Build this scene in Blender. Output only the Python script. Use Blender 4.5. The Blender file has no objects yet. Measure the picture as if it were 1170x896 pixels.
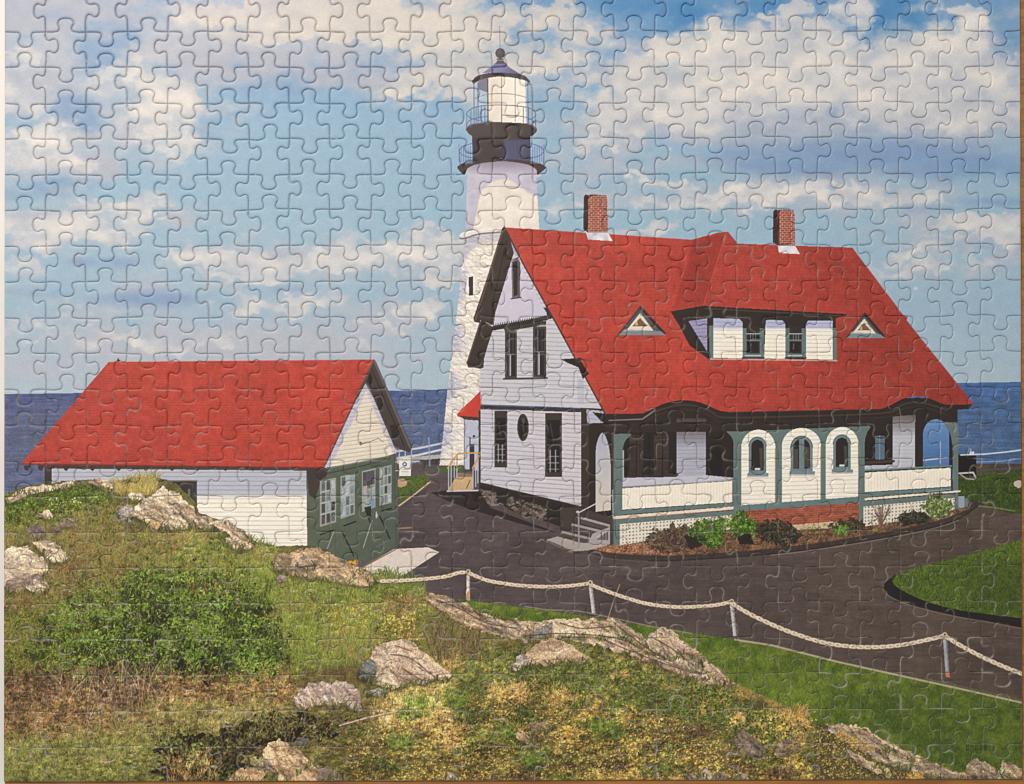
"""An assembled 550-piece jigsaw (25 x 22, ribbon cut) lying on a wooden board, photographed
straight from above.  The photograph shows a flat, printed thing: the lighthouse, the house and
the slope are the picture printed on its pieces.  Every piece is a solid of cut card with rounded
edges; the print is a pigment attribute on it, and all light comes from the lamps."""
import bpy, math
import numpy as np

SC = bpy.context.scene
M = 0.000525                                    # metres per pixel of the photograph
TOP = 0.0019                                    # height of the printed face above the board
def wx(x): return (x - 585.0) * M
def wy(y): return (448.0 - y) * M

# ---------------------------------------------------------------- camera, room light, lamps
cam = bpy.data.cameras.new("camera"); co = bpy.data.objects.new("camera", cam)
SC.collection.objects.link(co); SC.camera = co
CAMH = 0.80
co.location = (0, 0, TOP + CAMH); cam.sensor_width = 36.0; cam.sensor_fit = 'HORIZONTAL'
cam.lens = 36.0 * CAMH / (1170 * M); cam.clip_start = .01; cam.clip_end = 50
wd = bpy.data.worlds.new("World"); SC.world = wd; wd.use_nodes = True
bg = wd.node_tree.nodes["Background"]; bg.inputs[0].default_value = (.86, .93, 1.0, 1); bg.inputs[1].default_value = .42
def area(name, loc, aim, size, power, col):
    l = bpy.data.lights.new(name, 'AREA'); l.shape = 'DISK'; l.size = size; l.energy = power; l.color = col
    o = bpy.data.objects.new(name, l); SC.collection.objects.link(o); o.location = loc
    d = np.array(aim) - np.array(loc); d = d / np.linalg.norm(d)
    from mathutils import Vector
    o.rotation_euler = Vector(d).to_track_quat('-Z', 'Y').to_euler(); return o
area("ceiling_lamp", (-.62, .98, 1.40), (0, 0, 0), .30, 27, (1.0, .91, .80))
SC.view_settings.view_transform = 'Standard'; SC.view_settings.look = 'None'
SC.view_settings.exposure = 0; SC.view_settings.gamma = 1
SC.render.engine = 'CYCLES'; SC.cycles.pixel_filter_type = 'BLACKMAN_HARRIS'; SC.cycles.filter_width = 1.05
# ---------------------------------------------------------------- the print on the puzzle
# The puzzle's printed paper is inked here, in photo pixels (x right, y down), as a pigment
# map that the pieces further down sample into a colour attribute.  Ink only, the pictured sun and shade included: gloss,
# highlights and the shading of the cut lines come from the lamps and the pieces' relief.
S, OY, CW, CH = 2.0, 6.0, 2340, 1812
XS = (np.arange(CW, dtype=np.float32) + .5) / S
YS = (np.arange(CH, dtype=np.float32) + .5) / S - OY
INK = np.zeros((CH, CW, 3), np.float32)

def vnoise(h, w, cy, cx, rng):
    g = rng.random((int(h / cy) + 3, int(w / cx) + 3)).astype(np.float32)
    y = np.arange(h, dtype=np.float32) / cy; x = np.arange(w, dtype=np.float32) / cx
    iy = y.astype(int); fy = y - iy; fy = (fy * fy * (3 - 2 * fy))[:, None]
    ix = x.astype(int); fx = x - ix; fx = fx * fx * (3 - 2 * fx)
    r = g[iy] * (1 - fy) + g[iy + 1] * fy
    return r[:, ix] * (1 - fx) + r[:, ix + 1] * fx

def fbm(h, w, cy, cx, octv, seed, gain=.5):
    rng = np.random.default_rng(seed); s = 0; a = 1.; t = 0.
    for k in range(octv):
        s = s + a * vnoise(h, w, max(1.01, cy * S / 2 ** k), max(1.01, cx * S / 2 ** k), rng); t += a; a *= gain
    return ((s / t - .5) * 1.6 + .5).astype(np.float32)

FINE = fbm(CH, CW, .9, .9, 2, 1)
MED = fbm(CH, CW, 7, 7, 4, 2)
BIG = fbm(CH, CW, 45, 60, 5, 3)
WARPX = fbm(CH, CW, 6, 6, 4, 4) - .5
WARPY = fbm(CH, CW, 6, 6, 4, 5) - .5
STREAK = fbm(CH, CW, 1.2, 30, 3, 6)

def sst(a, b, x):
    t = np.clip((x - a) / (b - a), 0, 1)
    return t * t * (3 - 2 * t)

def mixc(a, b, t):
    return np.asarray(a, np.float32) * (1 - t[..., None]) + np.asarray(b, np.float32) * t[..., None]

def spline(pts, n=8, closed=False):
    p = np.array(pts, float); m = len(p); out = []
    for i in range(m if closed else m - 1):
        if closed: a, b, c, d = p[i - 1], p[i], p[(i + 1) % m], p[(i + 2) % m]
        else: a, b, c, d = p[max(i - 1, 0)], p[i], p[i + 1], p[min(i + 2, m - 1)]
        for t in np.arange(n) / n:
            out.append(.5 * (2 * b + (c - a) * t + (2 * a - 5 * b + 4 * c - d) * t * t + (3 * b - a - 3 * c + d) * t ** 3))
    if not closed: out.append(p[-1])
    return np.array(out)

def pmask(poly, pad=0.):
    p = np.array(poly, float); x = p[:, 0] * S; y = (p[:, 1] + OY) * S; q = int(pad * S)
    x0 = max(0, int(x.min()) - q); x1 = min(CW, int(x.max()) + 2 + q)
    y0 = max(0, int(y.min()) - q); y1 = min(CH, int(y.max()) + 2 + q)
    if x1 <= x0 or y1 <= y0: return None
    T = np.zeros((y1 - y0, x1 - x0 + 1), np.int32)
    for i in range(len(x)):
        xa, ya, xb, yb = x[i - 1], y[i - 1], x[i], y[i]
        if ya == yb: continue
        if ya > yb: xa, ya, xb, yb = xb, yb, xa, ya
        r = np.arange(max(y0, int(np.ceil(ya - .5))), min(y1, int(np.ceil(yb - .5))))
        if len(r) == 0: continue
        xc = xa + (r + .5 - ya) * (xb - xa) / (yb - ya)
        np.add.at(T, (r - y0, np.clip(np.ceil(xc - .5), x0, x1).astype(int) - x0), 1)
    return (slice(y0, y1), slice(x0, x1)), (np.cumsum(T, 1)[:, :-1] % 2).astype(np.float32)

def ragged(poly, rag):
    r = pmask(poly, rag * 1.2)
    if r is None: return None
    w, m = r; h, k = m.shape
    iy = np.clip(np.arange(h)[:, None] + (WARPY[w] * rag * 2 * S).astype(int), 0, h - 1)
    ix = np.clip(np.arange(k)[None, :] + (WARPX[w] * rag * 2 * S).astype(int), 0, k - 1)
    return w, m[iy, ix]

def soften(m, px):
    k = max(1, int(px * S))
    for ax in (0, 1):
        for _ in range(2):
            p = np.pad(m, [(k, k) if a == ax else (0, 0) for a in (0, 1)], mode='edge')
            c = np.cumsum(p, ax); c = np.concatenate([np.zeros_like(np.take(c, [0], ax)), c], ax)
            n = m.shape[ax]
            m = (np.take(c, np.arange(2 * k + 1, 2 * k + 1 + n), ax) - np.take(c, np.arange(n), ax)) / (2 * k + 1)
    return m

def grid(w):
    return XS[w[1]][None, :], YS[w[0]][:, None]

def put(w, m, col, a=1., nz=.03):
    if callable(col):
        col = col(*grid(w), w)
    c = np.broadcast_to(np.asarray(col, np.float32), m.shape + (3,))
    if nz: c = c * (1 + nz * 2 * (FINE[w] - .5) + nz * 1.2 * (MED[w] - .5))[..., None]
    t = (m * a)[..., None]
    INK[w] = INK[w] * (1 - t) + c * t

def fill(poly, col, a=1., nz=.03, rag=0., soft=0.):
    r = ragged(poly, rag) if rag else pmask(poly, soft * 2.5)
    if r is None: return
    w, m = r
    if soft: m = soften(m, soft)
    put(w, m, col, a, nz)

def rect(x0, y0, x1, y1, col, **k): fill([(x0, y0), (x1, y0), (x1, y1), (x0, y1)], col, **k)

def oval(cx, cy, rx, ry, col, **k):
    t = np.linspace(0, 2 * np.pi, 40)[:-1]
    fill(np.stack([cx + rx * np.cos(t), cy + ry * np.sin(t)], 1), col, **k)

def line(pts, wd, col, a=1., nz=.03):
    p = np.array(pts, float); pd = wd + 1
    x0 = max(0, int((p[:, 0].min() - pd) * S)); x1 = min(CW, int((p[:, 0].max() + pd) * S) + 1)
    y0 = max(0, int((p[:, 1].min() - pd + OY) * S)); y1 = min(CH, int((p[:, 1].max() + pd + OY) * S) + 1)
    if x1 <= x0 or y1 <= y0: return
    w = (slice(y0, y1), slice(x0, x1)); X, Y = grid(w); D = np.full((y1 - y0, x1 - x0), 1e9, np.float32)
    for (ax, ay), (bx, by) in zip(p[:-1], p[1:]):
        dx, dy = bx - ax, by - ay; L = dx * dx + dy * dy + 1e-9
        t = np.clip(((X - ax) * dx + (Y - ay) * dy) / L, 0, 1)
        D = np.minimum(D, (X - ax - t * dx) ** 2 + (Y - ay - t * dy) ** 2)
    put(w, np.clip((wd / 2 - np.sqrt(D)) * S + .5, 0, 1), col, a, nz)

FEATHER = [0., 0.]            # soft borders and clumping of everything scattered (set per area)
CLUMP = fbm(CH, CW, 8, 11, 4, 7, .6)
def scatter(n, poly, rng, rag=0.):
    f, cl = FEATHER
    if f:
        w, m = pmask(poly, f * 2.2); m = soften(m, f * .5)
        m = m + (MED[w] - .5) * .7 * (m > .02) * (m < .98)
        if cl: m = m * sst(.5 - cl * .35, .5 + .12, CLUMP[w] + .35 * (1 - cl))
        iy, ix = np.nonzero(m > rng.random(m.shape))
    else:
        w, m = ragged(poly, rag) if rag else pmask(poly)
        iy, ix = np.nonzero(m > .5)
    k = rng.integers(0, len(iy), n)
    return ix[k] + w[1].start + rng.random(n), iy[k] + w[0].start + rng.random(n)

def pick(cols, n, rng, var=.12):
    c = np.array(cols, np.float32)[rng.integers(0, len(cols), n)]
    return c * (1 + var * (rng.random((n, 1)).astype(np.float32) * 2 - 1))

def blades(n, poly, L, cols, seed, tilt=.35, wide=1, a=.8, up=1., rag=0.):
    rng = np.random.default_rng(seed); x, y = scatter(n, poly, rng, rag)
    o = np.argsort(y); x, y = x[o], y[o]
    ln = rng.uniform(L[0], L[1], n) * S; th = rng.normal(0, tilt, n); bend = rng.normal(0, .25, n)
    c = pick(cols, n, rng); T = int(L[1] * S)
    for t in range(T):
        k = t < ln; f = t / np.maximum(ln, 1)
        px = (x + np.sin(th + bend * f) * t).astype(int); py = (y - np.cos(th) * t * up).astype(int)
        for d in range(wide):
            q = k & (px + d < CW) & (px >= 0) & (py >= 0) & (py < CH)
            sh = (.78 + .4 * f[q])[:, None]
            INK[py[q], px[q] + d] = INK[py[q], px[q] + d] * (1 - a) + c[q] * sh * a

def leaves(n, poly, size, cols, seed, asp=.5, a=.92, lit=.3, rag=0., var=.15):
    rng = np.random.default_rng(seed); x, y = scatter(n, poly, rng, rag)
    ra = rng.uniform(size[0], size[1], n) * S; rb = ra * asp * rng.uniform(.7, 1.2, n)
    th = rng.uniform(0, np.pi, n); c = pick(cols, n, rng, var); R = int(size[1] * S) + 1
    co, si = np.cos(th), np.sin(th)
    for dy in range(-R, R + 1):
        for dx in range(-R, R + 1):
            u = dx * co + dy * si; v = -dx * si + dy * co
            q = (u / ra) ** 2 + (v / rb) ** 2 < 1
            px = (x + dx).astype(int); py = (y + dy).astype(int)
            q &= (px >= 0) & (px < CW) & (py >= 0) & (py < CH)
            if not q.any(): continue
            sh = (1 + lit * (v / rb)[q] * np.sign(np.cos(th[q]) + .01))[:, None]
            INK[py[q], px[q]] = INK[py[q], px[q]] * (1 - a) + c[q] * sh * a

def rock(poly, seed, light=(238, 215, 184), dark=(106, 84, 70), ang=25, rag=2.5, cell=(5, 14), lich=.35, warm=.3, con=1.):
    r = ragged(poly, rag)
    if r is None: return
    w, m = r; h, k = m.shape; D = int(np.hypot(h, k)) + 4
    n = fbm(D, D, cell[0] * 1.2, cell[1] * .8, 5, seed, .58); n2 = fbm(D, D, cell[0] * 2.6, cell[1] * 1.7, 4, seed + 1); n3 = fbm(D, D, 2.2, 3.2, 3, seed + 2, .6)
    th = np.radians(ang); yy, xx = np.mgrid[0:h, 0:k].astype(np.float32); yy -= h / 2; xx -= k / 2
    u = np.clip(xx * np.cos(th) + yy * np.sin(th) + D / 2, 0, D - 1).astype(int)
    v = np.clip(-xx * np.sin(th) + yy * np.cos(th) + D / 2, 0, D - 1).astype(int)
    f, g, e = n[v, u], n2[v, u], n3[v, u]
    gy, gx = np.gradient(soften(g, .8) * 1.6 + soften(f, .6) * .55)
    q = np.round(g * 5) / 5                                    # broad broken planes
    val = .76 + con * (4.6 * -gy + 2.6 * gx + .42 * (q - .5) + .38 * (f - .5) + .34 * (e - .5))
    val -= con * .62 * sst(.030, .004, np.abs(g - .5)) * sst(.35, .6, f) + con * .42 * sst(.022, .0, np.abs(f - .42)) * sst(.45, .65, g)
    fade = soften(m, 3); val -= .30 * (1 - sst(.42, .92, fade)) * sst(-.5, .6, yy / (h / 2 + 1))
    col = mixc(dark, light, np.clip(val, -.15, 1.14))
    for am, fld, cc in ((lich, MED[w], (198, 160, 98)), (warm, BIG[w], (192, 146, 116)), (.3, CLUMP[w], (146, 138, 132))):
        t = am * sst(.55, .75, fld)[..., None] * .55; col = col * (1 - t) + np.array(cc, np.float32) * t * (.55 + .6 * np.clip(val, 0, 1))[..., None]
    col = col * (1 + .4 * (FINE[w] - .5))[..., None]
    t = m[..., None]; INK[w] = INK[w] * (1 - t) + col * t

def clap(poly, col, pitch=5., slope=0., dk=.2, x0=0, y0=0, th=.16, nz=.025, vert=False):
    w, m = pmask(poly); X, Y = grid(w)
    ph = ((Y - y0) - (X - x0) * slope) / pitch if not vert else ((X - x0) + 0 * Y) / pitch
    f = ph - np.floor(ph); l = sst(1 - 2 * th, 1 - th * .7, f) * (1 - sst(1 - th * .4, 1, f) * .6)
    c = col(X, Y, w) if callable(col) else np.broadcast_to(np.asarray(col, np.float32), m.shape + (3,))
    put(w, m, c * (1 - dk * l * (.6 + .8 * MED[w]))[..., None], nz=nz)

def ygrad(c0, y0, c1, y1, k=0.):
    return lambda X, Y, w: mixc(c0, c1, np.clip((Y - k * X - y0) / (y1 - y0), 0, 1) + 0 * X)

# ---- sky and clouds
def sky():
    Y = YS[:, None] + 0 * XS[None, :]; X = XS[None, :] + 0 * YS[:, None]
    c = np.zeros((CH, CW, 3), np.float32)
    st = [(-6, (118, 163, 206)), (70, (136, 178, 212)), (150, (157, 193, 217)), (260, (166, 200, 218)), (360, (170, 199, 217)), (405, (178, 203, 217)), (450, (186, 206, 216))]
    for ch in range(3):
        c[..., ch] = np.interp(YS, [s[0] for s in st], [s[1][ch] for s in st])[:, None]
    n = fbm(CH, CW, 16, 30, 6, 11, .55); n2 = fbm(CH, CW, 22, 26, 6, 12, .58); nb = fbm(CH, CW, 50, 90, 4, 13)
    def field(bl):
        F = np.zeros((CH, CW), np.float32)
        for x, y, rx, ry, s in bl:
            xa, xb = max(0, int((x - 2.6 * rx) * S)), min(CW, int((x + 2.6 * rx) * S))
            ya, yb = max(0, int((y - 2.6 * ry + OY) * S)), min(CH, int((y + 2.6 * ry + OY) * S))
            if xb <= xa or yb <= ya: continue
            g = s * np.exp(-((XS[None, xa:xb] - x) / rx) ** 2 - ((YS[ya:yb, None] - y) / ry) ** 2)
            F[ya:yb, xa:xb] = np.maximum(F[ya:yb, xa:xb], g) + .25 * np.minimum(F[ya:yb, xa:xb], g)
        return F
    def over(F, col, lo, hi, nn, amp, al):
        nonlocal c
        t = sst(lo, hi, F + amp * (nn - .5) * sst(.02, .3, F)) * al
        c = c * (1 - t[..., None]) + np.asarray(col, np.float32) * t[..., None]
    veil = [(60, 60, 140, 90, 1), (180, 40, 140, 60, .9), (150, 140, 110, 60, .75), (60, 180, 100, 50, .8), (330, 60, 120, 50, .7), (60, 260, 120, 40, .75), (200, 250, 80, 22, .5), (330, 300, 180, 32, .7), (480, 300, 90, 40, .65),
            (120, 340, 150, 30, .5), (250, 395, 300, 40, .95), (420, 360, 120, 24, .6), (60, 420, 120, 24, .6), (900, 110, 260, 80, .9), (1080, 100, 160, 90, .9), (760, 120, 110, 60, .8), (900, 222, 240, 26, .75), (690, 190, 90, 50, .5), (640, 60, 70, 50, .6), (1100, 270, 110, 34, .75), (1060, 305, 90, 20, .55)]
    over(field(veil), (196, 201, 211), .10, 1.0, n, .7, .88)
    deep = [(791, 22, 45, 28, 1), (881, 8, 40, 20, .9), (1015, 18, 55, 34, 1.1), (1150, 50, 30, 30, .55), (565, 28, 40, 36, .8), (715, 5, 60, 18, .7), (610, 45, 50, 20, .5), (940, 60, 14, 18, .5)]
    over(field(deep), (80, 144, 197), .08, .9, n, .5, .9)
    mid = [(125, 55, 45, 40, .9), (88, 128, 35, 30, .9), (320, 95, 60, 24, .6), (20, 200, 40, 16, .5), (250, 150, 60, 30, .4), (75, 210, 60, 14, .6), (150, 20, 60, 20, .4)]
    over(field(mid), (132, 167, 203), .15, .8, n2, .5, .8)
    lav = [(45, 12, 90, 34, 1), (130, 10, 80, 26, .8), (250, 60, 100, 45, .8), (370, 70, 140, 32, .7), (440, 95, 60, 20, .6), (30, 95, 60, 30, .6), (110, 190, 70, 18, .5), (1120, 20, 70, 30, .3), (60, 170, 60, 40, .4)]
    over(field(lav), (182, 188, 202), .12, .9, n, .6, .9)
    whites = [(940, 110, 150, 45, .62), (1090, 90, 90, 60, .62), (800, 110, 110, 50, .6), (160, 100, 60, 50, .55), (60, 175, 60, 40, .55), (350, 298, 150, 24, .52), (110, 255, 90, 26, .5), (880, 220, 160, 16, .5), (390, 22, 190, 36, 1), (500, 35, 80, 42, 1.05), (300, 10, 60, 26, .8), (171, 116, 44, 30, 1), (211, 130, 36, 22, .95), (150, 78, 42, 28, .7),
              (28, 66, 34, 20, .7), (26, 112, 36, 20, .85), (40, 172, 48, 24, 1), (92, 186, 34, 14, .8), (195, 165, 44, 22, .85), (58, 152, 20, 14, .8),
              (125, 230, 46, 15, .75), (165, 250, 22, 9, .85), (48, 262, 54, 18, .9), (104, 272, 50, 14, .8), (28, 302, 46, 14, .6), (230, 298, 38, 15, .9),
              (283, 294, 42, 18, .8), (328, 300, 46, 18, .8), (382, 288, 46, 19, .95), (424, 296, 38, 18, .85), (482, 284, 46, 18, 1), (515, 278, 28, 16, .9),
              (492, 320, 34, 12, .85), (490, 354, 38, 15, 1), (452, 372, 32, 10, .7), (311, 352, 66, 13, .65), (372, 344, 54, 12, .6), (150, 384, 90, 9, .6),
              (211, 392, 66, 9, .6), (50, 380, 56, 12, .6), (422, 396, 66, 9, .5), (90, 350, 60, 8, .45), (262, 322, 60, 9, .5), (540, 300, 40, 30, .5),
              (550, 90, 60, 40, .8), (470, 100, 60, 22, .6),
              (635, 28, 42, 24, .8), (675, 46, 36, 20, .7), (620, 72, 34, 22, .85), (766, 56, 50, 21, .95), (816, 46, 32, 19, .9), (861, 58, 58, 34, 1.05),
              (921, 20, 40, 17, .95), (972, 8, 36, 15, .8), (926, 54, 52, 32, 1), (725, 82, 44, 26, .95), (741, 135, 46, 22, 1), (776, 135, 42, 24, 1.05),
              (811, 88, 60, 40, 1.1), (871, 86, 60, 40, 1.1), (951, 84, 70, 40, 1.1), (1042, 70, 62, 34, 1.05), (1086, 28, 28, 30, 1.05), (1092, 84, 60, 40, 1),
              (1132, 66, 40, 26, .8), (1142, 105, 42, 30, 1), (1052, 116, 62, 25, 1.05), (1102, 140, 66, 14, .9), (690, 116, 30, 17, .8), (700, 146, 40, 14, .7),
              (980, 118, 70, 26, .9), (685, 170, 46, 11, .6), (766, 206, 66, 10, .8), (871, 214, 84, 11, .95), (942, 216, 60, 11, .9), (1032, 221, 66, 9, .7),
              (841, 230, 74, 9, .85), (640, 236, 34, 10, .6), (735, 261, 56, 10, .8), (660, 100, 40, 18, .5), (720, 222, 50, 10, .6),
              (1102, 251, 52, 13, .9), (1145, 261, 36, 18, .85), (1042, 294, 42, 9, .75), (1032, 311, 46, 8, .75), (1122, 300, 46, 9, .6), (1090, 276, 60, 8, .6)]
    Fw = field(whites)
    wa, wb = fbm(CH, CW, 26, 34, 4, 14, .6) - .5, fbm(CH, CW, 26, 34, 4, 15, .6) - .5     # billow the outlines
    Fw = Fw[np.clip(np.arange(CH)[:, None] + (wb * 34 * S).astype(int), 0, CH - 1), np.clip(np.arange(CW)[None, :] + (wa * 60 * S).astype(int), 0, CW - 1)]
    soft = sst(.25, .65, nb + .4 * (n - .5))
    t0 = sst(.34, .60, Fw + .8 * (n2 - .5) * sst(.05, .5, Fw)); t1 = sst(.10, .92, Fw + .7 * (n - .5) * sst(.03, .5, Fw))
    t = t0 * (1 - .8 * soft) + t1 * .8 * soft
    lit = np.clip(.55 + 1.1 * (soften(n2, 3) - np.roll(soften(n2, 3), -int(9 * S), 0)) + .5 * (nb - .5) + .35 * (Fw - .7), 0, 1)
    warm = np.exp(-((X - 430) / 330) ** 2 - ((Y + 10) / 130) ** 2)
    wc = mixc((188, 198, 211), (247, 243, 233), lit)
    wc = wc * (1 - .55 * warm[..., None]) + np.array((222, 208, 190), np.float32) * .55 * warm[..., None]
    c = c * (1 - t[..., None] * .93) + wc * t[..., None] * .93
    haze = sst(.12, .5, Fw + .5 * (n - .5)) * .35 * (1 - t)
    c = c * (1 - haze[..., None]) + np.array((196, 204, 214), np.float32) * haze[..., None]
    shade = [(926, 128, 84, 16, .6), (1002, 174, 150, 20, 1.05), (1102, 190, 96, 19, 1.05), (911, 190, 96, 14, .9), (841, 176, 66, 13, .7), (1140, 231, 56, 8, .9), (1060, 238, 50, 7, .5),
             (1110, 282, 66, 7, .5), (120, 300, 60, 9, .7), (170, 342, 100, 11, .8), (60, 335, 60, 9, .6), (30, 222, 50, 12, .7), (870, 150, 60, 12, .4), (330, 330, 60, 8, .4), (450, 335, 60, 8, .35), (70, 18, 60, 14, .4), (990, 150, 60, 8, .5)]
    over(field(shade), (126, 160, 203), .12, 1.1, n, .55, .72)
    c = c * np.array((.925, .91, .915), np.float32)
    c *= (1 + .05 * (FINE - .5) + .025 * (MED - .5))[..., None]
    INK[:] = c
sky()
# ---- sea
def sea():
    def col(X, Y, w):
        t = np.clip(X / 1170, 0, 1) + 0 * Y
        near = mixc((94, 100, 128), (76, 102, 140), t); far = mixc((78, 86, 132), (72, 104, 152), t)
        c = mixc((0, 0, 0), (1, 1, 1), np.clip((Y - 438) / 40, 0, 1) + 0 * X)
        return (far * (1 - c) + near * c) * (1 + .20 * (STREAK[w] - .5) + .12 * (MED[w] - .5) + .10 * (FINE[w] - .5))[..., None]
    fill([(0, 450.5), (100, 449), (450, 446.5), (510, 445), (1100, 437.5), (1172, 436.5), (1172, 600), (0, 600)], col, nz=.035)
    blades(1500, [(0, 458), (1172, 446), (1172, 560), (0, 590)], (.5, 1), [(120, 132, 162), (70, 84, 122)], 17, tilt=1.5, a=.35)
sea()

# ---- asphalt, lawns, far grass and the sea railing
def asphalt():
    def col(X, Y, w):
        t = np.clip((X - 450) / 600, 0, 1) + 0 * Y
        return mixc((86, 74, 76), (92, 77, 68), t) * (.95 + .20 * (BIG[w] - .5) + .10 * (STREAK[w] - .5) + .14 * (CLUMP[w] - .5))[..., None]
    fill([(425, 530), (1172, 530), (1172, 815), (425, 815)], col, nz=.05)
asphalt()
for pts, a_ in (([(560, 650), (700, 668), (850, 690), (1010, 712), (1172, 740)], .22), ([(600, 640), (760, 655), (900, 668), (1010, 690)], .2), ([(640, 655), (690, 652), (740, 656)], .4), ([(900, 650), (1000, 628), (1090, 604), (1172, 590)], .25)):
    line(spline(pts), 7, (112, 98, 90), a=a_ * .6, nz=.2); line(spline(pts), 2.5, (74, 62, 58), a=a_ * .6, nz=.2)
_r = np.random.default_rng(19)
for _k in range(26):
    _x, _y = _r.uniform(480, 1150), _r.uniform(625, 740); _q = np.cumsum(_r.normal(0, [5, 1.6], (6, 2)), 0) + (_x, _y); line(_q, .7, (58, 48, 46), a=.35)
leaves(700, [(470, 640), (1170, 590), (1170, 780), (800, 715), (500, 650)], (.3, .7), [(130, 116, 106), (66, 56, 52), (150, 136, 124)], 20, a=.5)
line([(452, 516), (480, 512), (512, 505)], 2.2, (196, 196, 204)); line([(452, 524), (478, 520), (508, 513)], 2.5, (205, 203, 206))
for x in (456, 463, 470): line([(x, 514), (x, 530)], 1.2, (190, 190, 200))
fill([(453, 524), (506, 519), (506, 526), (453, 530)], (176, 172, 170)); fill([(478, 526), (503, 524), (503, 531), (484, 531)], (70, 62, 58))
line([(490, 500), (491, 532)], 2, (150, 155, 185), a=.7)
fill([(455, 547), (472, 544), (488, 543), (492, 549), (474, 563), (456, 577)], (86, 108, 52), rag=1); blades(500, [(456, 547), (488, 544), (490, 549), (456, 576)], (1, 3), [(70, 105, 45), (110, 130, 60), (60, 85, 40)], 21)
line([(456, 578), (475, 564), (492, 550)], 1.6, (206, 180, 140)); oval(459, 552, 6, 5, (190, 150, 118), rag=1.)
line([(455, 604), (470, 603)], 2, (190, 150, 110), a=.6)
fill([(497, 535), (512, 533), (528, 533), (530, 538), (505, 540)], (72, 112, 58), rag=1)
def far_lawn():
    p = [(1094, 546), (1120, 543), (1150, 539), (1172, 536), (1172, 588), (1150, 585), (1128, 580), (1110, 573), (1094, 575)]
    fill(p, lambda X, Y, w: mixc((44, 66, 32), (72, 96, 38), np.clip(MED[w] * .9, 0, 1)), rag=2, nz=.1)
    blades(1500, p, (1, 3), [(60, 90, 34), (88, 108, 44), (40, 62, 28), (100, 104, 50)], 22)
    line([(1117, 578), (1135, 580), (1160, 584)], 1.5, (160, 140, 110), a=.6)
    oval(1164, 553, 6, 4, (196, 180, 160), rag=1.5)
    rect(1094, 520, 1115.5, 544, (34, 28, 26)); line([(1094, 541), (1112, 540), (1115, 546)], 2, (190, 185, 180))
    line([(1096, 541), (1104, 547), (1113, 548)], 1.3, (170, 165, 160))
    line([(1098, 520), (1125, 519), (1150, 516.5), (1172, 513.5)], 1.7, (200, 205, 212)); line([(1116, 528), (1145, 527), (1172, 523)], 1.2, (150, 175, 205), a=.7)
    line([(1116, 538), (1172, 534)], 2.2, (80, 78, 72)); rect(1108, 516, 1113, 520, (215, 215, 220)); line([(1109, 513), (1110, 518)], 1, (170, 180, 200))
    rect(1095, 567, 1102, 580, (150, 160, 175)); line([(1094, 582), (1106, 579)], 2, (190, 190, 190)); oval(1104, 574, 2.5, 5, (130, 140, 150), a=.7)
far_lawn()
def lawns():
    isl = spline([(1172, 615), (1140, 625), (1100, 636), (1060, 646), (1030, 655), (1020, 664), (1028, 673), (1055, 686), (1090, 696), (1130, 702), (1172, 707)], 6)
    k = spline([(1022, 657), (1011, 667), (1010, 674), (1019, 683), (1045, 693), (1090, 704), (1130, 711), (1172, 719)], 6)
    fill(list(k) + [(1172, 700), (1040, 665)], (40, 34, 32), nz=.06)
    line(k[8:], 1.3, (150, 132, 118), a=.55)
    fill(list(isl), lambda X, Y, w: mixc((76, 106, 42), (112, 142, 60), np.clip(.5 + (MED[w] - .5) + .3 * (BIG[w] - .5), 0, 1)), nz=.1)
    blades(9000, list(isl), (1.5, 4), [(74, 102, 40), (92, 122, 50), (54, 78, 32), (112, 136, 64)], 23, a=.5)
    FEATHER[:] = [3, .7]; blades(900, list(isl), (2, 5), [(46, 62, 28), (58, 74, 34)], 27, a=.6, tilt=.6); FEATHER[:] = [0, 0]
    fill([(1090, 655), (1172, 640), (1172, 705), (1120, 698)], (40, 50, 24), a=.25, soft=8)
    lw = [(522, 684), (540, 687), (620, 697), (700, 709), (760, 719), (840, 731), (900, 742), (960, 757), (1060, 778), (1120, 790), (1172, 803), (1172, 896), (960, 896), (845, 800), (700, 740), (560, 720)]
    fill(lw, lambda X, Y, w: mixc((76, 104, 40), (120, 148, 62), np.clip(.5 + .9 * (MED[w] - .5) + 1.2 * (BIG[w] - .5) + .5 * (CLUMP[w] - .5), 0, 1)) * (1 - .12 * sst(900, 1170, X + 0 * Y))[..., None], nz=.1)
    blades(26000, lw, (1.5, 4.5), [(74, 106, 40), (98, 130, 50), (66, 94, 38), (90, 122, 48), (126, 150, 68), (112, 126, 62)], 24, a=.36)
    FEATHER[:] = [3, .7]; blades(2600, lw, (2, 5), [(50, 70, 30), (62, 84, 36)], 25, a=.5, tilt=.6); blades(1800, lw, (2, 5), [(128, 150, 72), (140, 146, 82)], 26, a=.5, tilt=.6); FEATHER[:] = [0, 0]
    line([(600, 693), (625, 697), (660, 698), (690, 704), (740, 715), (790, 724)], 1.4, (176, 160, 138), a=.6)
    line([(840, 731), (880, 737), (920, 747), (960, 757), (1010, 768), (1060, 779), (1110, 790), (1172, 804)], 2.2, (186, 168, 142), a=.9)
    line([(1060, 776), (1110, 787), (1172, 801)], 1.0, (120, 102, 88), a=.8)
lawns()

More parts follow.
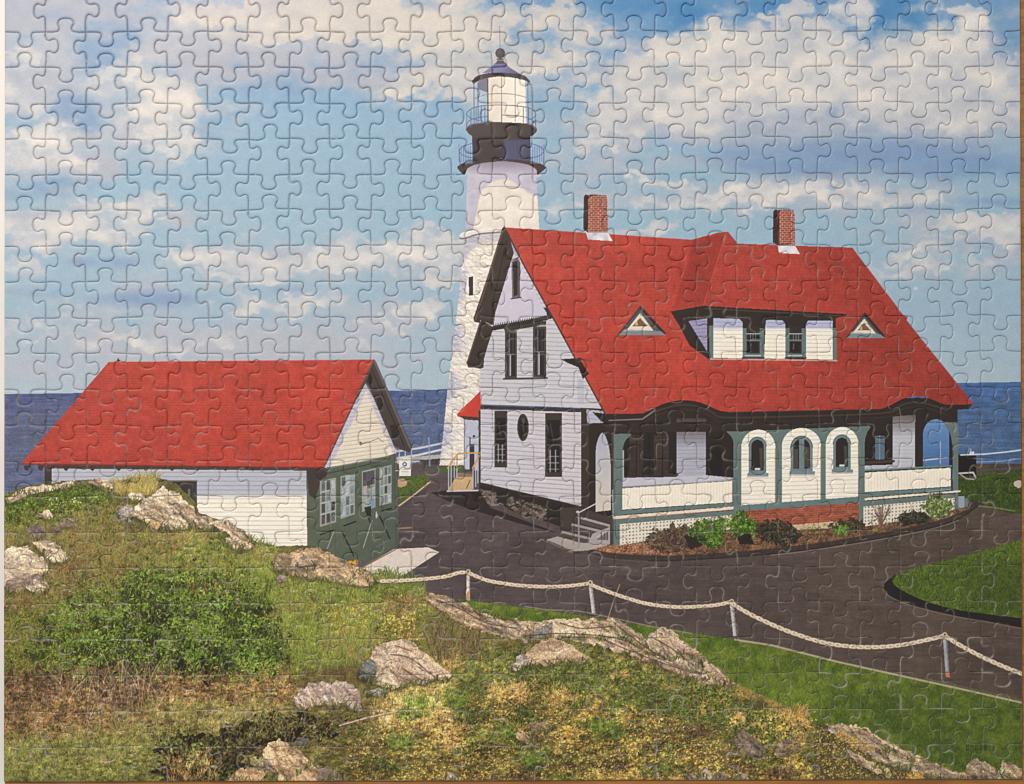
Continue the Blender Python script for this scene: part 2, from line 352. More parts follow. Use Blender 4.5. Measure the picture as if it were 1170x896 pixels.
# ---- lighthouse
def lighthouse():
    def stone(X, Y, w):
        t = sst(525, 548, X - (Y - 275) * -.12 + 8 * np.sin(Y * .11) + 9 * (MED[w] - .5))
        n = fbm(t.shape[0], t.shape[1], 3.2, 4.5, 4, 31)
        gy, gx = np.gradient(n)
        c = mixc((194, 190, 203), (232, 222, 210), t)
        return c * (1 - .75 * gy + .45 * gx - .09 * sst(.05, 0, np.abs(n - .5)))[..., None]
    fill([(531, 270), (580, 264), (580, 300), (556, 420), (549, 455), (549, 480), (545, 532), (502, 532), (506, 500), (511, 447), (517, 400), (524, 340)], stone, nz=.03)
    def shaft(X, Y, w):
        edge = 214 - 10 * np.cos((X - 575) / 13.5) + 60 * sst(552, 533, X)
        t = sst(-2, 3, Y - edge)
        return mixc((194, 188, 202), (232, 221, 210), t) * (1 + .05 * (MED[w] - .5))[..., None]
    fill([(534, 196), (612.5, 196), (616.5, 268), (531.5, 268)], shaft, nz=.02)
    line(spline([(534.5, 219), (545, 215), (570, 213), (600, 215), (612, 219)]), 1.2, (186, 178, 184))
    # mid ledge
    fill(list(spline([(525, 268.5), (530, 265), (545, 262.5), (576, 259.5)])) + list(spline([(576, 264.5), (548, 266), (533, 271), (527, 273)])), (226, 219, 210), nz=.02)
    line(spline([(525.5, 269.5), (531, 266), (546, 263.3), (577, 260.3)]), 1.2, (244, 238, 230)); line(spline([(526, 272.6), (533, 272), (548, 267.5), (578, 265)]), 2.0, (128, 120, 128))
    fill(list(spline([(530, 274), (548, 268.5), (578, 266)])) + list(spline([(578, 276), (556, 277), (544, 282), (529, 300)])), (176, 172, 186), a=.55, soft=1.2)
    fill([(534, 318), (543, 317), (542, 340), (532, 340)], (238, 230, 220)); fill([(535.5, 317), (540.5, 316), (540.5, 337), (536, 338)], (62, 52, 50))
    # neck under the gallery
    fill(list(spline([(532, 190), (534, 199), (545, 203), (612, 203), (616, 195), (618, 186)])) + [(575, 180)], ygrad((150, 140, 158), 186, (196, 190, 204), 200))
    # lower gallery deck
    fill(list(spline([(522.5, 190.5), (530, 186), (550, 182.5), (573, 181.5), (600, 183), (616, 186.5), (624, 191)])) + list(spline([(624, 192), (618, 197), (614, 199.5), (612, 193), (600, 187.5), (575, 184.5), (548, 187), (535, 192), (531, 199.5), (526, 196.5), (522.5, 192)])), (70, 58, 56))
    # drum
    fill([(539.5, 155), (606, 155), (606, 184), (573, 181), (540, 185)], lambda X, Y, w: mixc((66, 56, 56), (84, 82, 108), sst(573, 578, X + 0 * Y) * sst(156, 163, Y + 0 * X) * (1 - .4 * sst(596, 606, X + 0 * Y))))
    for x in range(579, 606, 4): line([(x, 160), (x, 183)], .7, (70, 66, 88), a=.5)
    # upper gallery underside
    fill(list(spline([(532, 148), (536, 143), (550, 139.5), (575, 138), (598, 140), (610, 144), (613.5, 149), (608, 155), (595, 158), (570, 160), (548, 158.5), (537, 154), (532, 148)])), (74, 63, 60))
    line(spline([(533, 146), (542, 141.5), (573, 138.2), (603, 141.5), (613, 147)]), 1.3, (118, 112, 124))
    # lantern
    rect(541, 92, 557.5, 141, (160, 188, 212), a=.55); rect(601, 92, 603.5, 141, (168, 196, 216), a=.5)
    fill([(546.5, 92), (557.5, 89), (557.5, 106), (546.5, 102)], (122, 118, 138))
    fill([(557, 88), (600, 88), (601, 141), (558, 139)], lambda X, Y, w: mixc((228, 216, 200), (240, 232, 218), sst(560, 590, X + 0 * Y)), nz=.02)
    line([(557.3, 90), (557.6, 139)], 1.3, (84, 80, 100))
    for x in (541.5, 546, 603): line([(x, 94), (x + .3, 141)], .9, (104, 112, 142))
    for x in (573, 588.5): line([(x, 88), (x + .3, 139)], .8, (140, 134, 138))
    line(spline([(541, 113), (556, 108), (575, 107), (590, 108.5), (603, 112)]), .8, (138, 134, 140))
    # lantern roof
    fill(list(spline([(539, 93), (545, 87), (556, 84), (572, 82.5), (590, 84), (600, 87), (605.5, 93)])) + list(spline([(605, 95.5), (601, 92.5), (590, 89.5), (572, 87.5), (556, 89.5), (546, 93), (541, 96.5)])), (74, 64, 64))
    fill([(551, 83.5), (562, 76), (565.5, 72), (578, 72), (582, 77), (594, 84.5), (572, 82.8)], lambda X, Y, w: mixc((126, 124, 160), (98, 98, 136), sst(566, 592, X + 0 * Y)))
    fill([(566, 73), (568.5, 69), (575, 69), (578, 73)], (88, 80, 90)); rect(567.5, 66.8, 575.5, 68.6, (72, 62, 62))
    oval(571.6, 61, 5.5, 6, (84, 74, 74)); oval(570.5, 59.5, 2.5, 2.8, (104, 94, 94), a=.6)
    line([(571.5, 56), (570.8, 30)], .8, (128, 136, 160))
    # upper railing
    rc = (98, 104, 128)
    line(spline([(533, 130), (536, 126), (545, 122), (565, 120), (590, 121), (606, 124), (612, 130), (609, 135), (603, 137)]), .9, rc)
    line(spline([(533, 144), (536, 138), (547, 134.5), (558, 133)]), .8, rc); line(spline([(533, 131), (538, 135), (548, 138)]), .8, rc)
    line(spline([(574, 131.5), (592, 132.5), (606, 136), (612, 142)]), .8, rc)
    for x, a, b in ((533, 130, 148), (538, 126, 146), (544, 123, 143), (550, 121, 141), (554, 121, 140), (608, 126, 144), (612, 130, 147), (604, 123, 143), (598, 122, 141), (573, 118, 139)): line([(x, a), (x, b)], .75, rc, a=.9)
    # lower railing
    lc = (92, 104, 142)
    for xa, xb, s in ((524.5, 540, 1), (606, 621.5, -1)):
        rect(xa, 166, xb, 187, (150, 180, 214), a=.45)
        for k in range(7):
            x = xa + (xb - xa) * k / 6; line([(x, 165.5 + (1.5 if 0 < k < 6 else 0)), (x, 185)], .7, lc, a=.85)
    line(spline([(524.5, 173), (528, 168), (534, 165.5), (540, 164)]), .9, lc); line(spline([(524.5, 173), (528, 177), (534, 179.5), (540, 180)]), .9, lc)
    line(spline([(606, 164), (613, 166), (619, 169), (621.5, 173)]), .9, lc); line(spline([(621.5, 173), (618, 177), (612, 179.5), (606, 180)]), .9, lc)
    line([(524.5, 172), (526, 189)], .9, lc); line([(621.5, 172), (621, 189)], .9, lc)
lighthouse()

# ---- roofs
def shingle(base, pitch=3.6, slope=0., amp=.07):
    def f(X, Y, w):
        ph = (Y - slope * X) / pitch + .25 * (MED[w] - .5); r = np.floor(ph); q = ph - r
        l = sst(.72, .9, q) * (1 - sst(.93, 1, q))
        c = base(X, Y, w) if callable(base) else np.broadcast_to(np.asarray(base, np.float32), l.shape + (3,))
        tab = (np.floor(X / 2.3 + r * .37) * 12.9898 + r * 78.233); tab = np.sin(tab) * 43758.5453; tab = tab - np.floor(tab)      # single shingles
        v = 1 - amp * l * (.2 + 1.3 * STREAK[w]) + .075 * (tab - .5) + .06 * (MED[w] - .5) + .10 * (BIG[w] - .5)
        fade = .10 * sst(.55, .85, CLUMP[w])[..., None]
        return c * v[..., None] * (1 - fade) + np.array((196, 104, 88), np.float32) * fade
    return f

def red(X, Y, w):
    t = np.clip((Y - 265) / 200, 0, 1) * np.clip((1010 - X) / 330, 0, 1)
    u = sst(760, 1080, X + 0 * Y)
    c = mixc((181, 69, 57), (187, 67, 54), t + 0 * X)
    return c * (1 - u[..., None] * .13)

DARK = (46, 37, 32); TEAL = (103, 120, 118); CREAM = (247, 238, 222); LAV = (204, 200, 206)

def house():
    # dark interior of the porch first
    rect(664, 455, 1094, 585, (44, 36, 33), nz=.08)
    # gable wall (in the shade of the eaves)
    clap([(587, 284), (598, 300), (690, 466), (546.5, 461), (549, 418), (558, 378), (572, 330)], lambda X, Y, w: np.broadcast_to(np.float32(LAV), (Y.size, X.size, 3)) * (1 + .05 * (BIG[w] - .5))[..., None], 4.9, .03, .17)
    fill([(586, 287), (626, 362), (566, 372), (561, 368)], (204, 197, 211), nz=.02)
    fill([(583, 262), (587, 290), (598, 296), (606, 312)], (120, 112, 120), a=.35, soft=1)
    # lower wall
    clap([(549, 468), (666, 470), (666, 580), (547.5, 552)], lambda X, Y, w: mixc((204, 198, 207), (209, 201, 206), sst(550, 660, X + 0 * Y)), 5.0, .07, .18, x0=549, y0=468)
    # left bargeboard and eave
    fill([(576, 258), (541, 364), (542, 368), (548, 369), (549, 366), (564, 372), (566, 357), (587, 289), (580, 262)], (64, 52, 45))
    line([(575, 261), (543, 366)], 2.2, (92, 78, 68)); line([(579, 275), (562, 350)], 1.2, (44, 36, 32))
    fill([(550, 366), (533, 414), (535, 420), (541, 420), (549, 421.5), (552.5, 420), (553, 410), (557, 396), (564, 374)], (60, 49, 43))
    line([(549, 368), (534, 414)], 1.8, (90, 76, 66))
    # scalloped band and windows of the gable
    fill([(563, 372.5), (600, 366), (625, 361), (626, 365.5), (602, 371), (562, 378)], DARK)
    for k in range(24): line([(564 + k * 2.55, 370.5 - k * .42), (564 + k * 2.55, 374.2 - k * .42)], 1.0, (70, 60, 62))
    fill([(621, 352), (630, 352.5), (635, 363), (626, 365), (624.5, 357)], DARK)
    fill([(575, 374), (624, 366.5), (624, 371), (577, 379)], (66, 55, 50))
    def sash(x0, y0, x1, y1, x2=None, dk=(46, 38, 38), gl=(96, 94, 108)):
        rect(x0, y0, x1, y1, (74, 63, 58)); w = x1 - x0
        rect(x0 + w * .18, y0 + 3, x1 - w * .16, y1 - 2, dk)
        line([(x0 + w * .36, y0 + 4), (x0 + w * .36, y1 - 3)], 1.5, gl); line([(x0 + w * .68, y0 + 4), (x0 + w * .68, (y0 + y1) / 2)], .9, gl, a=.5)
        line([(x0 + w * .46, (y0 + y1) / 2), (x0 + w * .46, y1 - 3)], 1.1, (206, 202, 206))
        line([(x0 + w * .18, (y0 + y1) / 2), (x1 - w * .16, (y0 + y1) / 2)], 1.2, (120, 112, 116))
    sash(577, 378, 590.5, 432); sash(609, 373, 624, 431); line([(575.5, 433), (625, 432)], 2, (72, 61, 56))
    fill([(584.5, 298), (592, 294), (594.5, 300), (594, 340), (585, 341)], (112, 104, 106)); fill([(586, 300), (591.5, 297), (591.5, 337), (587, 339)], (54, 44, 42)); line([(593, 300), (593, 340)], 1.4, (84, 72, 68)); line([(584, 341.5), (595, 340)], 1.3, (84, 74, 72))
    # belt between the storeys
    line([(546, 461.3), (600, 463), (690, 466.5)], 1.4, (206, 202, 208)); fill([(549, 463.5), (691, 468), (691, 472), (640, 470.5), (549, 467)], (66, 55, 50))
    def tall(x0, y0, x1, y1):
        rect(x0, y0, x1, y1, (66, 55, 50)); w = x1 - x0
        rect(x0 + w * .14, y0 + 8, x1 - w * .14, y1 - 5, (40, 33, 32))
        line([(x0 + w * .14, (y0 + y1) / 2), (x1 - w * .14, (y0 + y1) / 2)], 1.2, (96, 86, 84))
        for f in (.3, .62): line([(x0 + w * f, (y0 + y1) / 2 + 6), (x0 + w * f, y1 - 6)], 1.4, (170, 168, 172), a=.8)
        for f in (.68, .78, .88): line([(x0 + w * .2, y0 + (y1 - y0) * f), (x1 - w * .2, y0 + (y1 - y0) * f)], 1.1, (160, 158, 162), a=.75)
        line([(x0 + w * .3, y0 + 12), (x0 + w * .5, (y0 + y1) / 2 - 4)], 1, (96, 88, 84), a=.6)
    tall(565, 469.5, 579.5, 534); tall(623, 472, 642, 545)
    oval(597.6, 488.5, 6.6, 15.6, (66, 55, 50)); oval(597.4, 488.5, 4.6, 13, (40, 33, 31)); oval(598, 481, 2, 4, (110, 100, 98), a=.6); line([(596.5, 480), (599.5, 498)], .9, (84, 74, 70))
    # corner posts, entrance
    fill([(664, 466), (673, 467), (673, 595), (664, 581)], (62, 51, 46)); fill([(673, 483), (703, 480), (703, 592), (673, 590)], (48, 39, 35))
    clap([(670, 468), (694, 470), (695, 483), (671, 484)], (186, 184, 200), 4.5, .05, .15); fill([(677, 471), (694, 473), (700, 478), (700, 486), (688, 482)], (40, 33, 30))
    fill(list(spline([(680.5, 585), (680.5, 525), (682, 506), (688, 494.5), (694, 504), (697, 520), (698, 540), (698, 583)])), ygrad((176, 176, 194), 494, (212, 200, 186), 580), nz=.02)
    line([(699.8, 485), (699.8, 592)], 2.5, (74, 62, 58))
    # foundation
    fill([(547.5, 552), (666, 580), (666, 610), (600, 588), (548, 568)], (46, 38, 35)); line([(548, 552.5), (666, 580.5)], 3, (52, 43, 40))
    for p in ([(549, 560), (566, 563), (565, 577), (551, 572)], [(580, 568), (624, 579), (625, 592), (600, 590), (580, 582)], [(645, 584), (661, 588), (660, 604), (646, 600)]):
        fill(p, (58, 49, 45)); rq = np.random.default_rng(int(p[0][0]))
        for _k in range(70):
            u_, v_ = rq.random(2); x_ = p[0][0] + u_ * (p[1][0] - p[0][0]); y_ = p[0][1] + u_ * (p[1][1] - p[0][1]) + v_ * (p[-1][1] - p[0][1] + u_ * 3); g_ = rq.uniform(.7, 1.15)
            oval(x_, y_, rq.uniform(1.5, 3), rq.uniform(1.1, 1.9), tuple(np.array((118, 103, 92)) * g_), rag=1, nz=.2)
    # shed roof, door and ramp
    fill([(549, 447), (522, 473), (523, 476), (549, 478)], (198, 66, 54)); fill([(523, 475), (549, 477), (549, 481), (531, 479.5)], (74, 56, 50))
    fill([(530.5, 480), (547, 481), (547, 538), (531, 536)], (186, 188, 204), nz=.02); line([(548, 470), (548, 553)], 2.2, (68, 56, 52)); line([(530.5, 480), (530.5, 533)], 1, (130, 122, 130))
    rect(536.5, 508, 542, 538, (62, 54, 54)); line([(537, 500), (537, 512)], 1.2, (60, 54, 58)); oval(541.5, 498.5, 1.3, 1.5, (50, 46, 52))
    fill([(492, 563), (512, 560), (548, 561), (560, 580), (640, 610), (600, 600), (540, 583), (510, 572)], (50, 40, 38), rag=.6)
    fill([(511.5, 560), (524, 540), (541, 542), (539.5, 561)], (200, 166, 122)); line([(533, 558), (537, 549)], 1.2, (120, 96, 74)); fill([(524, 540), (541, 539), (541, 545), (522, 545)], (110, 96, 86), a=.7)
    line([(511, 561.3), (546, 560.5)], 1.7, (196, 192, 194)); fill([(539, 562), (548, 562), (548, 575), (540, 572)], (40, 32, 30))
    for x, a, b in ((512.5, 534, 560), (515.5, 528, 556), (519, 524, 548), (522, 521, 545), (540.5, 534, 560), (543.5, 528, 556), (546, 525, 552)): line([(x, a), (x, b)], 1.2, (176, 180, 194))
    line([(511.5, 535), (517, 526), (523.5, 518.2), (548, 517.5)], 1.7, (206, 160, 90)); line([(540, 535), (547.5, 521)], 1.8, (206, 150, 76)); line([(522.5, 520), (522, 536)], 1.4, (200, 150, 84))
    # ---- porch, first bay
    fill([(692, 472), (735, 472), (760, 463), (781, 458), (804, 461), (830, 472), (1012, 467), (1030, 458), (1048, 454), (1070, 459), (1094, 464), (1094, 492), (692, 494)], (50, 41, 36))
    for off, cc, aa in ((4, (74, 62, 54), .8), (9, (64, 53, 47), .6)):
        line(spline([(735, 474 + off), (750, 466 + off), (770, 460 + off), (783, 458.6 + off), (800, 461 + off), (815, 468 + off), (828, 473 + off), (900, 472 + off), (1010, 468 + off), (1030, 459 + off), (1048, 455.5 + off), (1068, 460 + off), (1082, 465 + off)]), 2, cc, a=aa)
    line([(696, 480.5), (734, 479), (748, 469)], 1.4, (150, 142, 142), a=.8)
    clap([(773, 478), (807, 478), (807, 552), (773, 552)], ygrad((78, 66, 62), 478, (176, 174, 188), 512), 4.4, 0, .1)
    rect(806.6, 482, 838, 547, (48, 38, 34)); fill(list(spline([(812, 547), (812, 520), (817, 512), (824, 514), (826, 547)])), (38, 31, 29))
    rect(719, 497, 735, 543, (62, 50, 44), nz=.12); rect(747, 497, 764, 543, (64, 52, 46), nz=.12); line([(713, 545), (774, 542.5)], 2.5, (64, 52, 46))
    for x in (727, 742, 757): line([(x, 498), (x, 544)], 1, (34, 27, 25))
    line([(720, 503), (736, 502)], 1, (80, 68, 62)); line([(748, 503), (764, 502)], 1, (80, 68, 62))
    fill([(711, 546), (774, 545), (807, 543), (838, 546), (838, 549), (711, 556)], (196, 192, 200), nz=.02)
    line([(712, 556.5), (775, 553.5), (838, 548)], 2, (166, 164, 176), a=.8)
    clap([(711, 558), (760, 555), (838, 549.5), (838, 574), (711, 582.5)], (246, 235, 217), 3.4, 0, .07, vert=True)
    fill(list(spline([(701, 496), (721, 496), (715, 503), (712, 511), (711.5, 520)])) + [(711, 590), (701, 592)], TEAL); line([(712.2, 515), (712.2, 548)], 1.3, (186, 186, 196))
    fill([(711, 583), (838, 574.5), (838, 578.5), (711, 588)], TEAL); line([(837.4, 548), (837.4, 578)], 1.5, (84, 104, 102))
    fill([(701, 590), (840, 578.5), (840, 582), (701, 593.5)], (230, 212, 190)); line([(701, 593.8), (840, 582.4)], 1, (170, 110, 90), a=.8)
    fill([(701, 594.2), (843, 583), (843, 588), (708, 599), (708, 624), (701, 624)], TEAL)
    def lattice(p, base=(228, 218, 200)):
        def f(X, Y, w):
            q = (np.abs((X % 3.9) - 1.95) < .85) & (np.abs(((Y + .09 * X) % 3.9) - 1.95) < .85)
            return mixc(base, (120, 108, 98), q * .75)
        fill(p, f, nz=.02)
    lattice([(708, 599), (843, 588), (843, 606), (760, 614), (708, 624)])
    # ---- arcade
    fill([(838, 493), (988, 487), (988, 612), (838, 586)], TEAL, nz=.02)
    fill(list(spline([(830, 493), (836, 500), (838.5, 508), (839.5, 520)])) + [(845, 520), (845, 493)], TEAL)
    fill([(692, 484), (692, 494), (845, 493), (988, 487), (1000, 487), (1000, 478)], (54, 44, 39))
    for x0, x1, top, bot in ((847, 886, 491, 576), (893.5, 938, 489, 573.5), (943.5, 981, 488, 570.5)):
        c = (x0 + x1) / 2; r = (x1 - x0) / 2; a = np.linspace(np.pi, 2 * np.pi, 18)
        clap(list(np.stack([c + r * np.cos(a), top + 20 + 20 * np.sin(a)], 1)) + [(x1, bot - 1.5), (x0, bot + 1.5)], CREAM, 4.7, -.03, .13)
        line([(x1, top + 22), (x1, bot)], 1.3, (150, 128, 96), a=.7)
    for cx, w, top, bot, mid in ((865.5, 10, 500, 541, 0), (916, 12.5, 499, 539, 1), (962, 10, 497.5, 537, 0)):
        a = np.linspace(np.pi, 2 * np.pi, 14)
        arch = lambda k, b: list(np.stack([cx + (w - k) * np.cos(a), top + w + (w - k) * 1.05 * np.sin(a)], 1)) + [(cx + w - k, b), (cx - w + k, b)]
        fill(arch(0, bot), (112, 131, 132)); line(np.array(arch(0, bot))[:14], 1, (84, 100, 98)); fill(arch(3, bot - 3.5), (48, 39, 37)); fill([(cx + 2, top + 12), (cx + w - 4, top + 12), (cx + w - 4, bot - 5), (cx + 3, bot - 5)], (92, 78, 70), a=.7)
        if mid: rect(cx - 3, top + 1, cx + 3, bot, (112, 131, 132)); rect(cx - w + 3.5, top + 14, cx - 4, bot - 4, (104, 92, 84), a=.6)
        else: line([(cx - 2, bot - 5), (cx + 2, bot - 5)], 2.5, (200, 206, 208))
        rect(cx - w - 1.5, bot - .5, cx + w + 2.5, bot + 3, (118, 138, 144)); line([(cx - w - 1.5, bot + 4), (cx + w + 2, bot + 3.6)], 1.5, (196, 182, 178))
    fill([(838, 578), (988, 567), (988, 573), (838, 584)], (104, 125, 125))
    def brick(X, Y, w):
        yy = Y + .05 * X; row = np.floor(yy / 2.6); f = yy / 2.6 - row; g = (X / 7 + row * .5) % 1
        m = np.maximum(sst(.78, .9, f), sst(.9, .95, g) * .7)
        return mixc(mixc((136, 66, 48), (170, 92, 68), np.clip(fbm(row.shape[0], row.shape[1], 2.6, 6, 2, 44), 0, 1)), (186, 150, 128), m * .45)
    fill([(843, 584.5), (982, 574), (982, 602), (903, 606), (843, 604)], brick)
    fill([(905, 600), (950, 596), (985, 596), (985, 604), (905, 607)], (206, 180, 148), rag=.6)
    # ---- last bay
    clap([(1020, 476), (1046, 474), (1046, 534), (1020, 536)], ygrad((92, 82, 80), 470, (196, 194, 202), 500), 4.4, 0, .07)
    rect(1000, 498, 1011, 525, (92, 112, 124)); line([(1005, 498), (1005, 525)], 1.3, (120, 140, 150)); line([(1000, 500), (1011, 500)], 1.2, (70, 74, 78)); line([(988, 529), (1021, 527)], 3, (74, 60, 52))
    rect(1045.5, 482, 1055.5, 535, (50, 40, 36))
    a = np.linspace(np.pi, 2 * np.pi, 18)
    fill(list(np.stack([1069.5 + 15 * np.cos(a), 497 + 18 * np.sin(a)], 1)) + [(1084.5, 534), (1054.5, 534)], lambda X, Y, w: mixc((108, 144, 190), (82, 118, 170), np.clip((Y - 480) / 40, 0, 1) + 0 * X) * (1 + .1 * (STREAK[w] - .5))[..., None])
    line([(1055, 526), (1083, 523)], 1.3, (196, 204, 214)); line([(1074.5, 505), (1074.5, 530)], 1, (180, 186, 196))
    line([(1087, 492), (1087, 535)], 2.4, (48, 39, 36))
    fill(list(spline([(979, 488), (994, 487), (991, 494), (988.5, 502), (988, 512)])) + [(987.5, 612), (981, 612), (981, 500)], TEAL)
    fill(list(spline([(1078, 483), (1092, 482.5)])) + [(1095, 484), (1095, 561), (1088.5, 562), (1088.5, 510), (1086, 496)], TEAL)
    fill([(988, 532), (1021, 531), (1046, 533), (1046, 534), (988, 538)], (190, 186, 192)); line([(988, 537.5), (1087, 532.5)], 2, (110, 132, 134))
    clap([(988, 540), (1086.5, 534.5), (1086.5, 556), (988, 562.5)], (246, 235, 217), 3.4, 0, .07, vert=True)
    fill([(988, 563), (1087, 556.5), (1087, 560), (988, 568.5)], (104, 125, 125)); line([(1060, 561.5), (1086, 559.5)], 1.3, (140, 168, 190), a=.8)
    fill([(988, 569), (1097.5, 560.2), (1097.5, 562.5), (988, 572)], (228, 212, 190))
    fill([(986, 573), (1095, 563.5), (1095, 583), (1091, 583.5), (1091, 569), (986, 579)], TEAL); lattice([(986, 579), (1091, 569), (1091, 583), (1040, 594), (986, 602)]); fill([(981, 574), (986.5, 574), (986.5, 604), (981, 605)], TEAL)
    # ---- main roof
    fill(list(spline([(692, 473.2), (720, 473), (735, 472.3)], 4)) + list(spline([(735, 472.3), (748, 466), (760, 461), (772, 458.3), (783, 457.5), (796, 459), (808, 463), (820, 468.5), (832, 471)], 5)) +
         [(860, 470.6), (950, 469), (1008, 467.2)] + list(spline([(1008, 467.2), (1018, 463), (1030, 456.5), (1042, 453.2), (1054, 453.2), (1066, 457), (1078, 462), (1086, 462.8)], 5)) + [(1108, 462.5), (1112, 461), (1036, 366), (1037, 362), (1032, 360), (974, 283), (843, 278.5), (832, 265), (822, 265.5), (790, 274), (700, 268), (576, 260)], shingle(red, 3.7, .02), nz=.03)
    line([(832, 471.5), (1008, 468)], 1.2, (60, 46, 42)); fill([(1086, 463), (1111, 462), (1107, 467.5), (1092, 468)], (50, 40, 36))
    fill([(792, 274.5), (829, 265.5), (812, 320), (803, 349), (767, 356), (776, 330), (786, 300)], shingle((156, 56, 48), 3.0, -.12), nz=.03, a=.75, soft=.5)
    line([(829.5, 266), (803.5, 350)], 1, (206, 92, 78), a=.5); line([(860, 290), (930, 330)], 1, (160, 56, 48), a=.6); line([(940, 336), (970, 357)], 1, (160, 56, 48), a=.5)
    line([(576.5, 260), (598, 302), (640, 378), (692, 474)], 1.7, (72, 52, 48)); line([(576, 260), (700, 268), (790, 274)], .9, (214, 104, 90), a=.5)
    fill([(641, 410.5), (664, 409), (664, 413), (673, 427), (666, 433), (661, 420), (648, 414.5)], DARK); line([(656, 410), (676, 412)], 1.5, (92, 82, 80), a=.7); rect(660, 433, 667, 462, (168, 166, 184), a=.4)
    # dormer
    fill([(766, 356), (803, 349.5), (968, 359), (962, 362), (955, 363), (954, 411), (812, 409), (812, 412), (788, 395), (776, 372)], (52, 42, 37))
    line([(806, 352.5), (960, 361)], 1.2, (78, 66, 58)); fill([(968, 358.8), (955, 364), (957, 362), (966, 361)], DARK)
    clap([(786.5, 367), (808, 364), (808, 402)], (160, 154, 186), 4.2, -.06, .16)
    rect(810.5, 372, 815.5, 410, TEAL); rect(951.5, 375, 956, 412, TEAL)
    dormc = ygrad((182, 184, 212), 374, CREAM, 377)
    for p in ([(815, 363.5), (845, 364.5), (848.5, 368), (848.5, 409.5), (815, 409)], [(875, 366), (878, 365.5), (894, 366), (897.5, 370), (897.5, 410), (873, 410)], [(920.5, 372), (923, 366.5), (951.5, 366.5), (951.5, 411), (920.5, 410.5)]): clap(p, dormc, 4.6, .012, .14)
    for x0, x1 in ((848.5, 873), (897.5, 921)):
        rect(x0, 375, x1, 409.5, TEAL); rect(x0 + 4.5, 373, x1 - 5, 404, (58, 46, 44)); rect(x0 + 5.5, 391, x1 - 7, 402, (44, 36, 35))
        for y, t in ((381.5, 1), (389, 2)): line([(x0 + 4.5, y), (x1 - 5, y)], t, (168, 184, 188) if t == 1 else TEAL)
        for f in (.38, .5, .62): line([(x0 + 24 * f, 382), (x0 + 24 * f, 388)], .8, (140, 150, 154), a=.8)
        line([(x0 + 3, 406.5), (x1 - 4, 406.5)], 1.2, (196, 204, 204)); line([(x0, 409), (x1, 409)], 1.6, (60, 60, 58)); line([(x0 + 9.5, 393), (x0 + 9, 399)], 1.2, (120, 112, 110), a=.8)
    line([(811, 410.3), (956, 412.2)], 1.6, (196, 176, 166), a=.9)
    # gable vents
    for ax, ay, bl, br, by in ((732, 350.5, 706, 761, 383), (988, 358, 967, 1011.5, 386.3)):
        fill([(ax, ay), (br, by), (bl, by)], (86, 84, 84)); line([(ax, ay + 1), (br - 2, by - 2)], 3.2, (56, 46, 44)); line([(ax, ay), (bl, by)], 1.3, (66, 56, 54))
        fill([(bl, by), (bl + 8, by - 5.5), (br - 6, by - 4.5), (br, by)], (126, 138, 144)); k = (by - ay) / 33
        fill([(ax - .5, ay + 7 * k), (ax + 15 * k, by - 5), (ax - 16 * k, by - 6)], (226, 214, 196)); fill([(ax - .5, ay + 13 * k), (ax + 8 * k, by - 10 * k), (ax - 10 * k, by - 10 * k)], (122, 92, 68)); fill([(ax - 6 * k, by - 13 * k), (ax - 4 * k, by - 16 * k), (ax - 3 * k, by - 11 * k), (ax - 7 * k, by - 11 * k)], (208, 170, 110))
        fill([(bl + 4, by - 4.5), (ax - 15, by - 7.5), (ax - 4, by - 2 - 5), (br - 9, by - 5)], (206, 200, 194), a=.6)
    # chimneys
    for x0, xm, x1, y0, y1 in ((666.5, 671.8, 694.5, 222.5, 266), (883, 890.5, 908.5, 239.5, 281)):
        def bk(X, Y, w):
            row = np.floor(Y / 2.5); f = Y / 2.5 - row; g = (X / 5.2 + row * .5) % 1
            m = np.maximum(sst(.7, .85, f), sst(.82, .9, g)) + 0 * X
            return mixc(mixc((142, 70, 54), (168, 90, 72), FINE[w]), (206, 182, 164), m * .7)
        fill([(x0 + .5, y0 + 3), (x0 + 2, y0), (xm + 1, y0 + .5), (xm, y1), (x0, y1 - 4)], (70, 44, 40), nz=.12)
        fill([(xm, y0 + 5), (xm + 1, y0), (x1 - 2, y0 + .5), (x1 - .5, y0 + 5), (x1, y1 - 1), (xm, y1 - 1)], bk, nz=.05)
        rect(xm, y1 - 2, x1, y1 + 1, (150, 120, 110), a=.6)
        fill([(xm - 2.5, y1 - 1), (xm, y1), (x1, y1), (x1 + 5.5, y1 + 9.5), (xm, y1 + 8)], lambda X, Y, w: mixc((168, 168, 186), (232, 226, 226), np.clip(MED[w] + .2, 0, 1)))
house()
